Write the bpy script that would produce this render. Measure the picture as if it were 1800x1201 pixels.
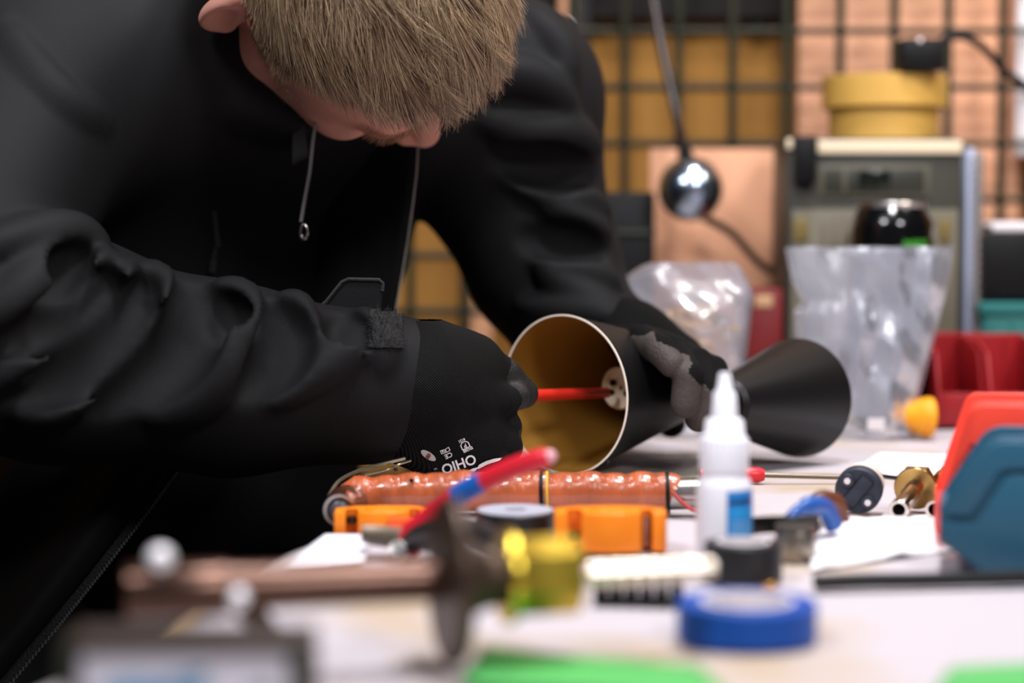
import bpy, bmesh, math, random
import numpy as np
from mathutils import Vector, Matrix, Euler, Quaternion

for _o in list(bpy.data.objects):
    bpy.data.objects.remove(_o, do_unlink=True)
SC = bpy.context.scene
COL = SC.collection
rnd = random.Random(7)

# ------------------------------------------------------------------ camera
FPX, CX, CY, HOR, CAMZ = 3420.0, 900.0, 600.5, 396.0, 0.155
PITCH = math.atan((CY - HOR) / FPX)
cam_d = bpy.data.cameras.new('camera')
cam = bpy.data.objects.new('camera', cam_d)
COL.objects.link(cam)
cam.location = (0, 0, CAMZ)
cam.rotation_euler = (math.pi / 2 - PITCH, 0, 0)
cam_d.sensor_width = 36.0
cam_d.lens = FPX / 1800.0 * 36.0
cam_d.clip_start = 0.02
cam_d.dof.use_dof = True
cam_d.dof.focus_distance = 1.115
cam_d.dof.aperture_fstop = 3.2
SC.camera = cam

# ------------------------------------------------------------------ world, lamps, exposure
world = bpy.data.worlds.new('room_dimness')
SC.world = world
world.use_nodes = True
bg = world.node_tree.nodes['Background']
bg.inputs[0].default_value = (0.75, 0.80, 1.0, 1)
bg.inputs[1].default_value = 0.028


def area(name, loc, target, size, power, color, size_y=None):
    l = bpy.data.lights.new(name, 'AREA')
    l.energy = power
    l.color = color
    l.size = size
    if size_y:
        l.shape = 'RECTANGLE'
        l.size_y = size_y
    o = bpy.data.objects.new(name, l)
    COL.objects.link(o)
    o.location = loc
    o.rotation_euler = (Vector(target) - Vector(loc)).to_track_quat('-Z', 'Y').to_euler()
    return o


area('bench_lamp_light', (0.16, 0.80, 1.15), (0.08, 1.05, 0.1), 0.16, 8.0, (0.97, 0.96, 1.0))
area('bench_lamp_light', (0.30, 1.30, 1.15), (0.20, 1.20, 0), 0.16, 7.0, (0.97, 0.96, 1.0))
area('ceiling_lamp_light', (0.75, -0.35, 1.15), (0.25, 0.9, 0.0), 0.30, 12.0, (0.97, 0.96, 1.0))
area('ceiling_lamp_light', (-0.62, 0.30, 1.15), (-0.1, 1.1, 0.1), 0.30, 9.0, (0.97, 0.95, 1.0))
area('shelf_lamp_light', (0.62, 1.25, 0.75), (0.42, 1.85, 0.25), 0.12, 1.8, (1.0, 0.90, 0.84))

SC.view_settings.view_transform = 'Standard'
SC.view_settings.look = 'None'
SC.view_settings.gamma = 1.0
SC.view_settings.use_curve_mapping = False
SC.view_settings.exposure = 0.35

# ------------------------------------------------------------------ pixel geometry (photo frame 1800 x 1201)
FWD = Vector((0, math.cos(PITCH), -math.sin(PITCH)))
UPV = Vector((0, math.sin(PITCH), math.cos(PITCH)))
CAM = Vector((0, 0, CAMZ))


def ray(px, py):
    return (FWD + Vector((1, 0, 0)) * ((px - CX) / FPX) + UPV * (-(py - CY) / FPX))


def W(px, py, y):
    """point seen at a pixel at room depth y"""
    d = ray(px, py)
    return CAM + d * (y / d.y)


def G(px, py, z=0.0):
    d = ray(px, py)
    return CAM + d * ((z - CAMZ) / d.z)


def SX(px, y):
    return (px - CX) / FPX * y


def SZ(py, y):
    return W(CX, py, y).z


# ------------------------------------------------------------------ materials
MATS = {}


def s2l(c):
    return tuple(((v / 255) / 12.92 if v / 255 <= 0.04045 else ((v / 255 + 0.055) / 1.055) ** 2.4) for v in c)


def mat(name, rgb, rough=0.5, metal=0.0, var=0.0, vscale=20.0, bump=0.0, bscale=80.0, coat=0.0, sheen=0.0,
        spec=0.5, trans=0.0, emis=0.0, lin=False, stretch=(1, 1, 1), sss=0.0, wave=0.0, wscale=200, ior=1.45, wdir='X', detail=4.0):
    if name in MATS:
        return MATS[name]
    m = bpy.data.materials.new(name)
    m.use_nodes = True
    nt = m.node_tree
    b = nt.nodes['Principled BSDF']
    c = rgb if lin else s2l(rgb)
    b.inputs['Base Color'].default_value = (*c, 1)
    b.inputs['Roughness'].default_value = rough
    b.inputs['Metallic'].default_value = metal
    b.inputs['Specular IOR Level'].default_value = spec
    b.inputs['Coat Weight'].default_value = coat
    b.inputs['Sheen Weight'].default_value = sheen
    b.inputs['Transmission Weight'].default_value = trans
    b.inputs['IOR'].default_value = ior
    if sss:
        b.inputs['Subsurface Weight'].default_value = sss
        b.inputs['Subsurface Radius'].default_value = (0.01, 0.004, 0.002)
        b.inputs['Subsurface Scale'].default_value = 0.4
    if emis:
        b.inputs['Emission Color'].default_value = (*c, 1)
        b.inputs['Emission Strength'].default_value = emis
    tc = nt.nodes.new('ShaderNodeTexCoord')
    mp = nt.nodes.new('ShaderNodeMapping')
    mp.inputs['Scale'].default_value = stretch
    nt.links.new(tc.outputs['Object'], mp.inputs['Vector'])
    if var:
        n = nt.nodes.new('ShaderNodeTexNoise')
        n.inputs['Scale'].default_value = vscale
        n.inputs['Detail'].default_value = detail
        nt.links.new(mp.outputs[0], n.inputs['Vector'])
        r = nt.nodes.new('ShaderNodeValToRGB')
        r.color_ramp.elements[0].position = 0.3
        r.color_ramp.elements[1].position = 0.7
        r.color_ramp.elements[0].color = (*[max(0, v * (1 - var)) for v in c], 1)
        r.color_ramp.elements[1].color = (*[min(1, v * (1 + var)) for v in c], 1)
        nt.links.new(n.outputs['Fac'], r.inputs['Fac'])
        nt.links.new(r.outputs['Color'], b.inputs['Base Color'])
    h = None
    if bump:
        n2 = nt.nodes.new('ShaderNodeTexNoise')
        n2.inputs['Scale'].default_value = bscale
        n2.inputs['Detail'].default_value = 3
        nt.links.new(mp.outputs[0], n2.inputs['Vector'])
        h = (n2.outputs['Fac'], bump)
    if wave:
        w = nt.nodes.new('ShaderNodeTexWave')
        w.bands_direction = wdir
        w.inputs['Scale'].default_value = wscale
        w.inputs['Distortion'].default_value = 1.0
        nt.links.new(mp.outputs[0], w.inputs['Vector'])
        h = (w.outputs['Fac'], wave)
    if h:
        bn = nt.nodes.new('ShaderNodeBump')
        bn.inputs['Strength'].default_value = h[1]
        bn.inputs['Distance'].default_value = 0.002
        nt.links.new(h[0], bn.inputs['Height'])
        nt.links.new(bn.outputs[0], b.inputs['Normal'])
    MATS[name] = m
    return m


def film(name, white=0.25, tint=(0.85, 0.88, 0.95), gloss=0.25, rough=0.12):
    """clear plastic film: see-through, milky and shiny"""
    if name in MATS:
        return MATS[name]
    m = bpy.data.materials.new(name)
    m.use_nodes = True
    nt = m.node_tree
    nt.nodes.remove(nt.nodes['Principled BSDF'])
    out = nt.nodes['Material Output']
    t = nt.nodes.new('ShaderNodeBsdfTransparent')
    t.inputs[0].default_value = (0.96, 0.97, 0.98, 1)
    d = nt.nodes.new('ShaderNodeBsdfDiffuse')
    d.inputs[0].default_value = (*tint, 1)
    tl = nt.nodes.new('ShaderNodeBsdfTranslucent')
    tl.inputs[0].default_value = (*tint, 1)
    g = nt.nodes.new('ShaderNodeBsdfGlossy')
    g.inputs['Roughness'].default_value = rough
    a = nt.nodes.new('ShaderNodeMixShader')
    a.inputs[0].default_value = 0.5
    nt.links.new(d.outputs[0], a.inputs[1])
    nt.links.new(tl.outputs[0], a.inputs[2])
    b = nt.nodes.new('ShaderNodeMixShader')
    b.inputs[0].default_value = white
    nt.links.new(t.outputs[0], b.inputs[1])
    nt.links.new(a.outputs[0], b.inputs[2])
    f = nt.nodes.new('ShaderNodeFresnel')
    f.inputs['IOR'].default_value = 1.5
    mu = nt.nodes.new('ShaderNodeMath')
    mu.operation = 'MULTIPLY_ADD'
    mu.inputs[1].default_value = 0.45
    mu.inputs[2].default_value = gloss * 0.3
    nt.links.new(f.outputs[0], mu.inputs[0])
    c = nt.nodes.new('ShaderNodeMixShader')
    nt.links.new(mu.outputs[0], c.inputs[0])
    nt.links.new(b.outputs[0], c.inputs[1])
    nt.links.new(g.outputs[0], c.inputs[2])
    nt.links.new(c.outputs[0], out.inputs['Surface'])
    MATS[name] = m
    return m


# ------------------------------------------------------------------ scene graph helpers
ORG = {}


def thing(name, label, cat, loc=(0, 0, 0), rotz=0.0, group=None):
    o = bpy.data.objects.new(name, None)
    COL.objects.link(o)
    o.empty_display_size = 0.02
    o.location = loc
    o.rotation_euler = (0, 0, rotz)
    o['label'] = label
    o['category'] = cat
    if group:
        o['group'] = group
    ORG[o.name] = Vector(loc)
    return o


def tag(o, label, cat, group=None, kind=None):
    o['label'] = label
    o['category'] = cat
    if group:
        o['group'] = group
    if kind:
        o['kind'] = kind
    return o


def finish(me, m, smooth):
    if m is not None:
        for k in (m if isinstance(m, (list, tuple)) else [m]):
            me.materials.append(k)
    if smooth:
        me.polygons.foreach_set('use_smooth', [True] * len(me.polygons))
        if smooth is not True:
            me.set_sharp_from_angle(angle=math.radians(smooth))
    me.update()


def obj(name, bm, m, parent=None, smooth=40, world=False, loc=None):
    """one mesh object; world=True: the bmesh is in room coordinates"""
    if isinstance(bm, bpy.types.Mesh):
        me = bm
    else:
        bmesh.ops.recalc_face_normals(bm, faces=bm.faces[:])
        me = bpy.data.meshes.new(name)
        bm.to_mesh(me)
        bm.free()
        finish(me, m, smooth)
    o = bpy.data.objects.new(name, me)
    COL.objects.link(o)
    if parent is not None:
        o.parent = parent
        org = ORG.get(parent.name, Vector((0, 0, 0)))
        ORG[o.name] = org
        if world:
            me.transform(Matrix.Translation(-org))
    elif world:
        # origin at the base of the thing
        co = np.array([v.co for v in me.vertices])
        c = Vector((float((co[:, 0].min() + co[:, 0].max()) / 2), float((co[:, 1].min() + co[:, 1].max()) / 2), float(co[:, 2].min())))
        me.transform(Matrix.Translation(-c))
        o.location = c
    if loc is not None:
        o.location = loc
    return o


def dup(root, loc, rotz=None, label=None):
    r = root.copy()
    COL.objects.link(r)
    r.location = loc
    if rotz is not None:
        r.rotation_euler = (0, 0, rotz)
    if label:
        r['label'] = label
    for ch in list(root.children):
        c = ch.copy()
        COL.objects.link(c)
        c.parent = r
        for g in list(ch.children):
            d = g.copy()
            COL.objects.link(d)
            d.parent = c
    return r


# ------------------------------------------------------------------ bmesh shapes
def M4(loc=(0, 0, 0), rot=(0, 0, 0)):
    return Matrix.Translation(Vector(loc)) @ Euler(rot).to_matrix().to_4x4()


def box(bm, size, loc=(0, 0, 0), rot=(0, 0, 0), bev=0.0, seg=2):
    r = bmesh.ops.create_cube(bm, size=1.0)
    vs = r['verts']
    bmesh.ops.scale(bm, vec=Vector(size), verts=vs)
    if bev:
        es = list({e for v in vs for e in v.link_edges})
        q = bmesh.ops.bevel(bm, geom=es, offset=bev, segments=seg, affect='EDGES', profile=0.5)
        vs = list({v for f in q['faces'] for v in f.verts} | {v for v in vs if v.is_valid})
    bmesh.ops.transform(bm, matrix=M4(loc, rot), verts=vs)
    return bm


def B(size, loc=(0, 0, 0), rot=(0, 0, 0), bev=0.0):
    return box(bmesh.new(), size, loc, rot, bev)


def lathe(bm, prof, seg=32, mtx=None, cap=True):
    """profile of (radius, height) round z"""
    rings = []
    mtx = mtx or Matrix.Identity(4)
    for r, z in prof:
        if r < 1e-6:
            rings.append([bm.verts.new(mtx @ Vector((0, 0, z)))])
        else:
            rings.append([bm.verts.new(mtx @ Vector((r * math.cos(2 * math.pi * i / seg), r * math.sin(2 * math.pi * i / seg), z))) for i in range(seg)])
    for a, b in zip(rings, rings[1:]):
        if len(a) == 1 and len(b) == 1:
            continue
        for i in range(seg):
            j = (i + 1) % seg
            if len(a) == 1:
                bm.faces.new((a[0], b[i], b[j]))
            elif len(b) == 1:
                bm.faces.new((a[i], a[j], b[0]))
            else:
                bm.faces.new((a[i], a[j], b[j], b[i]))
    if cap:
        for rr in (rings[0], rings[-1]):
            if len(rr) > 1:
                try:
                    bm.faces.new(rr)
                except ValueError:
                    pass
    return bm


def axis_m(p, d, roll=0.0):
    """matrix whose z axis runs along d from p"""
    q = Vector(d).to_track_quat('Z', 'Y')
    return Matrix.Translation(Vector(p)) @ q.to_matrix().to_4x4() @ Matrix.Rotation(roll, 4, 'Z')


def tube(bm, pts, rad, seg=10, cap=True):
    pts = [Vector(p) for p in pts]
    n = len(pts)
    if not isinstance(rad, (list, tuple)):
        rad = [rad] * n
    tang = []
    for i in range(n):
        a, b = pts[max(0, i - 1)], pts[min(n - 1, i + 1)]
        tang.append((b - a).normalized())
    u = tang[0].orthogonal().normalized()
    rings = []
    for i in range(n):
        t = tang[i]
        u = (u - t * u.dot(t))
        u = u.normalized() if u.length > 1e-6 else t.orthogonal().normalized()
        v = t.cross(u)
        rings.append([bm.verts.new(pts[i] + (u * math.cos(2 * math.pi * k / seg) + v * math.sin(2 * math.pi * k / seg)) * rad[i]) for k in range(seg)])
    for a, b in zip(rings, rings[1:]):
        for k in range(seg):
            j = (k + 1) % seg
            bm.faces.new((a[k], a[j], b[j], b[k]))
    if cap:
        bm.faces.new(rings[0][::-1])
        bm.faces.new(rings[-1])
    return bm


def spline(pts, n=8):
    """Catmull-Rom through the points"""
    pts = [Vector(p) for p in pts]
    q = [pts[0] * 2 - pts[1]] + pts + [pts[-1] * 2 - pts[-2]]
    out = []
    for i in range(1, len(q) - 2):
        for k in range(n):
            t = k / n
            out.append(0.5 * ((2 * q[i]) + (q[i + 1] - q[i - 1]) * t + (2 * q[i - 1] - 5 * q[i] + 4 * q[i + 1] - q[i + 2]) * t * t
                              + (3 * q[i] - q[i - 1] - 3 * q[i + 1] + q[i + 2]) * t ** 3))
    out.append(pts[-1])
    return out


def prism(bm, outline, thick, mtx=None, bev=0.0):
    """2-D outline (x, y) extruded along z from 0 to thick"""
    mtx = mtx or Matrix.Identity(4)
    a = [bm.verts.new((x, y, 0)) for x, y in outline]
    b = [bm.verts.new((x, y, thick)) for x, y in outline]
    n = len(a)
    fs = [bm.faces.new(a[::-1]), bm.faces.new(b)]
    for i in range(n):
        j = (i + 1) % n
        fs.append(bm.faces.new((a[i], a[j], b[j], b[i])))
    vs = a + b
    if bev:
        es = list({e for f in fs[:2] for e in f.edges})
        q = bmesh.ops.bevel(bm, geom=es, offset=bev, segments=2, affect='EDGES', profile=0.5)
        vs = list({v for f in q['faces'] for v in f.verts} | {v for v in vs if v.is_valid})
    bmesh.ops.transform(bm, matrix=mtx, verts=[v for v in vs if v.is_valid])
    return bm


def ball(bm, c, r, seg=16, scale=(1, 1, 1)):
    q = bmesh.ops.create_uvsphere(bm, u_segments=seg, v_segments=seg // 2 + 2, radius=r)
    bmesh.ops.scale(bm, vec=Vector(scale), verts=q['verts'])
    bmesh.ops.translate(bm, vec=Vector(c), verts=q['verts'])
    return bm


# ------------------------------------------------------------------ smooth solids: distance fields meshed by surface nets
def A(v):
    return np.array(v, dtype=np.float32)


class Solid:
    def __init__(self):
        self.ops = []

    def cone(self, a, b, ra, rb, k=0.01, op='u'):
        a, b = A(a), A(b)
        ba = b - a
        l2 = float(ba @ ba) + 1e-12

        def f(p):
            q = p - a
            h = np.clip((q @ ba) / l2, 0, 1)
            return np.linalg.norm(q - h[..., None] * ba, axis=-1) - (ra + (rb - ra) * h)
        r = max(ra, rb)
        self.ops.append((op, f, np.minimum(a, b) - r, np.maximum(a, b) + r, k))
        return self

    def chain(self, pts, rads, k=0.01, op='u'):
        if not isinstance(rads, (list, tuple)):
            rads = [rads] * len(pts)
        for i in range(len(pts) - 1):
            self.cone(pts[i], pts[i + 1], rads[i], rads[i + 1], k if i == 0 else min(k, 0.01), op)
        return self

    def ell(self, c, axes, rad, k=0.01, op='u'):
        c = A(c)
        Q = A([list(a) for a in axes])          # rows: unit axes
        r = A(rad)

        def f(p):
            q = (p - c) @ Q.T
            k0 = np.linalg.norm(q / r, axis=-1)
            k1 = np.linalg.norm(q / (r * r), axis=-1) + 1e-9
            return k0 * (k0 - 1.0) / k1
        R = float(max(rad))
        ext = np.sqrt(((Q * r[:, None]) ** 2).sum(0))
        self.ops.append((op, f, c - ext, c + ext, k))
        return self

    def eval(self, P):
        d = np.full(P.shape[:-1], 1.0, np.float32)
        for op, f, lo, hi, k in self.ops:
            d = self._mix(op, d, f(P), k)
        return d

    @staticmethod
    def _mix(op, a, b, k):
        if op == 'u':
            h = np.maximum(k - np.abs(a - b), 0) / k
            return np.minimum(a, b) - h * h * k * 0.25
        b = -b
        h = np.maximum(k - np.abs(a - b), 0) / k
        return np.maximum(a, b) + h * h * k * 0.25

    def grad(self, P, e=0.0006):
        g = np.stack([self.eval(P + A(v) * e) - self.eval(P - A(v) * e) for v in ((1, 0, 0), (0, 1, 0), (0, 0, 1))], -1)
        return g / (np.linalg.norm(g, axis=-1, keepdims=True) + 1e-12)

    def hit(self, px, py, start=0.75, end=1.9):
        """where the sight line through pixels meets the surface"""
        px, py = np.atleast_1d(px).astype(float), np.atleast_1d(py).astype(float)
        D = np.array([list(ray(a, b)) for a, b in zip(px, py)], np.float32)
        D /= np.linalg.norm(D, axis=1, keepdims=True)
        t = np.full(len(px), start, np.float32)
        o = A(CAM)
        for _ in range(90):
            d = self.eval(o + D * t[:, None])
            t = t + np.clip(d * 0.8, -0.02, 0.1)
        P = o + D * t[:, None]
        ok = (np.abs(self.eval(P)) < 0.004) & (t < end)
        return P, ok

    def field(self, res, pad=None):
        lo = np.min([o[2] for o in self.ops if o[0] == 'u'], 0) - 3 * res - (pad or 0)
        hi = np.max([o[3] for o in self.ops if o[0] == 'u'], 0) + 3 * res + (pad or 0)
        n = np.ceil((hi - lo) / res).astype(int) + 1
        V = np.full(tuple(n), 1.0, np.float32)
        ax = [lo[i] + np.arange(n[i], dtype=np.float32) * res for i in range(3)]
        for op, f, a, b, k in self.ops:
            m = k + 2.5 * res
            i0 = np.maximum(np.floor((a - m - lo) / res).astype(int), 0)
            i1 = np.minimum(np.ceil((b + m - lo) / res).astype(int) + 1, n)
            if (i1 <= i0).any():
                continue
            sl = tuple(slice(i0[i], i1[i]) for i in range(3))
            P = np.stack(np.meshgrid(*[ax[i][sl[i]] for i in range(3)], indexing='ij'), -1)
            V[sl] = self._mix(op, V[sl], f(P), k)
        return V, lo

    def mesh(self, name, res, disp=None):
        V, lo = self.field(res)
        if disp is not None:
            near = np.abs(V) < 0.03
            idx = np.argwhere(near)
            P = lo + idx.astype(np.float32) * res
            V[near] += disp(P)
        verts, quads = surface_net(V)
        verts = lo + verts * res
        me = bpy.data.meshes.new(name)
        me.vertices.add(len(verts))
        me.vertices.foreach_set('co', verts.astype(np.float32).ravel())
        me.loops.add(len(quads) * 4)
        me.loops.foreach_set('vertex_index', quads.astype(np.int32).ravel())
        me.polygons.add(len(quads))
        me.polygons.foreach_set('loop_start', np.arange(0, len(quads) * 4, 4, dtype=np.int32))
        me.update(calc_edges=True)
        me.validate()
        me.polygons.foreach_set('use_smooth', [True] * len(me.polygons))
        return me, verts, quads


def surface_net(V):
    S = V < 0
    n = np.array(V.shape)
    cnt = np.zeros(n - 1, np.int8)
    for dx in (0, 1):
        for dy in (0, 1):
            for dz in (0, 1):
                cnt += S[dx:n[0] - 1 + dx, dy:n[1] - 1 + dy, dz:n[2] - 1 + dz]
    act = np.argwhere((cnt > 0) & (cnt < 8))
    ids = np.full(n - 1, -1, np.int64)
    ids[act[:, 0], act[:, 1], act[:, 2]] = np.arange(len(act))
    acc = np.zeros((len(act), 3), np.float64)
    num = np.zeros(len(act))
    cor = [(0, 0, 0), (1, 0, 0), (0, 1, 0), (1, 1, 0), (0, 0, 1), (1, 0, 1), (0, 1, 1), (1, 1, 1)]
    val = [V[act[:, 0] + c[0], act[:, 1] + c[1], act[:, 2] + c[2]] for c in cor]
    for i in range(8):
        for j in range(i + 1, 8):
            if sum(abs(cor[i][k] - cor[j][k]) for k in range(3)) != 1:
                continue
            a, b = val[i], val[j]
            s = (a < 0) != (b < 0)
            t = np.where(s, a / np.where(s, a - b, 1), 0)
            p = np.array(cor[i])[None] + t[:, None] * (np.array(cor[j]) - np.array(cor[i]))[None]
            acc += np.where(s[:, None], p, 0)
            num += s
    verts = act + acc / num[:, None]
    quads = []
    for ax in range(3):
        sl0 = [slice(None)] * 3
        sl1 = [slice(None)] * 3
        sl0[ax] = slice(0, n[ax] - 1)
        sl1[ax] = slice(1, n[ax])
        a, b = S[tuple(sl0)], S[tuple(sl1)]
        e = np.argwhere(a != b)
        o1, o2 = [(1, 2), (2, 0), (0, 1)][ax]
        ok = (e[:, o1] > 0) & (e[:, o2] > 0) & (e[:, o1] < n[o1] - 1) & (e[:, o2] < n[o2] - 1)
        e = e[ok]
        u, v = np.zeros(3, int), np.zeros(3, int)
        u[o1] = 1
        v[o2] = 1
        q = np.stack([ids[tuple((e - u - v).T)], ids[tuple((e - v).T)], ids[tuple(e.T)], ids[tuple((e - u).T)]], 1)
        flip = ~a[e[:, 0], e[:, 1], e[:, 2]]
        q[flip] = q[flip][:, ::-1]
        quads.append(q)
    quads = np.concatenate(quads)
    quads = quads[(quads >= 0).all(1)]
    return verts, quads


def set_mats(me, mats, idx=None):
    for m in mats:
        me.materials.append(m)
    if idx is not None:
        me.polygons.foreach_set('material_index', np.asarray(idx, np.int32))
    me.update()

# =================================================================== THE SETTING
FLOOR_Z = -0.90
m_floor = mat('concrete_floor', (70, 66, 62), 0.8, var=0.25, vscale=6, bump=0.2)
o = obj('floor', B((5.0, 5.0, 0.05), (0, 0.6, FLOOR_Z - 0.025)), m_floor)
o['kind'] = 'structure'
m_wall = mat('ochre_board', (168, 120, 58), 0.75, var=0.14, vscale=5, bump=0.1, bscale=40, stretch=(1, 1, 0.25), spec=0.2)
o = obj('wall_back', B((5.0, 0.04, 3.2), (0, 1.95, FLOOR_Z + 1.6)), m_wall)
o['kind'] = 'structure'
# dark shelf running over the bench along the wall
m_dark = mat('dark_shelf_paint', (22, 19, 17), 0.6, var=0.2)
sh = thing('wall_shelf', 'dark wooden shelf board high on the wall above the wire grid', 'shelf', (SX(1140, 1.86), 1.86, SZ(24, 1.86)))
obj('board', B((SX(1412, 1.86) - SX(868, 1.86), 0.024, 0.10), (0, 0.052, 0.05), bev=0.002), m_dark, sh)
for sx in (-0.11, 0.11):
    obj('bracket', B((0.012, 0.014, 0.03), (sx, 0.056, -0.0), bev=0.002), m_dark, sh)

# pale pine post beside the grid
m_pine = mat('pine_wood', (222, 164, 124), 0.6, var=0.12, vscale=14, stretch=(1, 1, 0.12), bump=0.08, spec=0.3)
o = obj('trim_1', B((0.016, 0.03, 2.4), (SX(997, 1.87), 1.90, 0.30), bev=0.001), m_pine)
o['kind'] = 'structure'
o = obj('trim_2', B((0.016, 0.03, 2.4), (SX(1024, 1.87), 1.905, 0.30), bev=0.001), m_dark)
o['kind'] = 'structure'
o = obj('trim_3', B((0.02, 0.03, 2.4), (SX(846, 1.87), 1.905, 0.30), bev=0.001), m_pine)
o['kind'] = 'structure'

# the wire grid in front of the wall
m_wire = mat('green_wire_coating', (40, 43, 30), 0.55, spec=0.3)
GY = 1.80
grid = thing('wire_grid_panel', 'dark green welded wire grid standing behind the bench', 'wire grid', (SX(1097, GY), GY, FLOOR_Z))
bmv = tube(bmesh.new(), [(0, 0, 0), (0, 0, 1.66)], 0.0040, 8)
bmh = tube(bmesh.new(), [(-0.96, 0, 0), (0.75, 0, 0)], 0.0034, 8)
mev = mehh = None
for i in range(-16, 14):
    if mev is None:
        ow = obj('wire', bmv, m_wire, grid)
        mev = ow.data
    else:
        ow = obj('wire', mev, None, grid)
    ow.location = (i * 0.0495, 0, 0)
z0 = SZ(53, GY) - FLOOR_Z
for i in range(-23, 8):
    if mehh is None:
        ow = obj('wire', bmh, m_wire, grid)
        mehh = ow.data
    else:
        ow = obj('wire', mehh, None, grid)
    ow.location = (0, 0.0072, z0 + i * 0.0518)

# ------------------------------------------------------------------- the bench
m_bench = mat('bench_plywood', (168, 140, 104), 0.65, var=0.15, vscale=10, stretch=(0.3, 1, 1), bump=0.1)
EA, EB = Vector((-0.1465, 0.74)), Vector((-0.052, 1.24))
ed = (EB - EA) / (EB.y - EA.y)


def edge_x(y):
    return EA.x + ed.x * (y - EA.y)


Y0, Y1, X1 = 0.42, 1.76, 1.15
bench = thing('workbench', 'plywood workbench covered with white packing foam', 'workbench', (0.4, 1.1, FLOOR_Z))
bm = prism(bmesh.new(), [(edge_x(Y0), Y0), (X1, Y0), (X1, Y1), (edge_x(Y1), Y1)], 0.03, Matrix.Translation((0, 0, -0.0365)), 0.001)
obj('bench_top', bm, m_bench, bench, world=True)
for lx, ly in ((edge_x(Y0) + 0.06, Y0 + 0.06), (X1 - 0.06, Y0 + 0.06), (X1 - 0.06, Y1 - 0.06), (edge_x(Y1) + 0.06, Y1 - 0.06)):
    obj('leg', B((0.06, 0.06, 0.8635), (lx, ly, FLOOR_Z + 0.43175), bev=0.003), m_bench, bench, world=True)


def sheet(name, outline_fn, nu, nv, zfn, thick, m, label, cat, smooth=True):
    """a thin cloth-like sheet: outline_fn(u, v) -> (x, y)"""
    bm = bmesh.new()
    top = [[bm.verts.new((*outline_fn(i / nu, j / nv), 0)) for j in range(nv + 1)] for i in range(nu + 1)]
    for r in top:
        for v in r:
            v.co.z = zfn(v.co.x, v.co.y)
    bot = [[bm.verts.new((v.co.x, v.co.y, v.co.z - thick)) for v in r] for r in top]
    for i in range(nu):
        for j in range(nv):
            bm.faces.new((top[i][j], top[i + 1][j], top[i + 1][j + 1], top[i][j + 1]))
            bm.faces.new((bot[i][j], bot[i][j + 1], bot[i + 1][j + 1], bot[i + 1][j]))
    for i in range(nu):
        for j in (0, nv):
            bm.faces.new((top[i][j], top[i + 1][j], bot[i + 1][j], bot[i][j]))
    for j in range(nv):
        for i in (0, nu):
            bm.faces.new((top[i][j], top[i][j + 1], bot[i][j + 1], bot[i][j]))
    o = obj(name, bm, m, None, smooth, world=True)
    return tag(o, label, cat)


def fbm(x, y, s, seed=0.0):
    v = 0
    a = 1.0
    for k in range(4):
        v += a * (math.sin(x * s * 1.7 + seed + 2.1 * math.sin(y * s * 0.9 + k)) * math.sin(y * s * 1.3 + seed * 1.7 + 1.6 * math.sin(x * s * 1.1 - k)))
        a *= 0.5
        s *= 2.1
    return v


m_foam = mat('white_packing_foam', (178, 168, 168), 0.6, var=0.05, vscale=9, bump=0.35, bscale=260, spec=0.35)
_r = [n for n in m_foam.node_tree.nodes if n.type == 'VALTORGB'][0]
_r.color_ramp.elements[0].color = (*s2l((182, 162, 138)), 1)  # painted beige patches stand in for warm shadows on the foam
_r.color_ramp.elements[1].color = (*s2l((190, 182, 186)), 1)
_r.color_ramp.elements[0].position, _r.color_ramp.elements[1].position = 0.33, 0.50
sheet('packing_foam_sheet', lambda u, v: (edge_x(0.43 + v * 1.30) + 0.012 + 0.006 * math.sin(v * 31) + u * 1.1, 0.43 + v * 1.30), 90, 110,
      lambda x, y: -0.0010 + 0.0004 * fbm(x, y, 9), 0.0045, m_foam, 'white packing foam sheet spread over the whole bench', 'foam sheet')
# grey bubble film under the lamp
m_grey = mat('grey_film', (150, 143, 130), 0.45, var=0.15, vscale=30, bump=0.6, bscale=180, spec=0.6)
ga, gb, gc, gd = G(740, 848), G(1270, 848), G(1290, 796), G(770, 800)


def quad_fn(a, b, c, d):
    def f(u, v):
        p = a * (1 - u) * (1 - v) + b * u * (1 - v) + c * u * v + d * (1 - u) * v
        return p.x, p.y
    return f


sheet('grey_film_sheet', quad_fn(ga, gb, gc, gd), 40, 30, lambda x, y: 0.0010 + 0.0008 * fbm(x, y, 22, 2), 0.0008, m_grey,
      'wrinkled grey plastic film lying under the black lamp', 'plastic film')

# raised bubble wrap in the middle of the bench
m_bub = mat('bubble_wrap', (250, 250, 253), 0.30, var=0.03, vscale=60, bump=1.0, bscale=130, spec=0.7)


def wrap_z(x, y):
    e = 0.0
    t = max(0.0, min(1.0, (1.03 - y) / 0.13))
    return 0.0014 + 0.0060 * math.sin(math.pi * min(1, t * 1.05)) ** 2 + 0.0012 * fbm(x, y, 40, 4)


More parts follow.
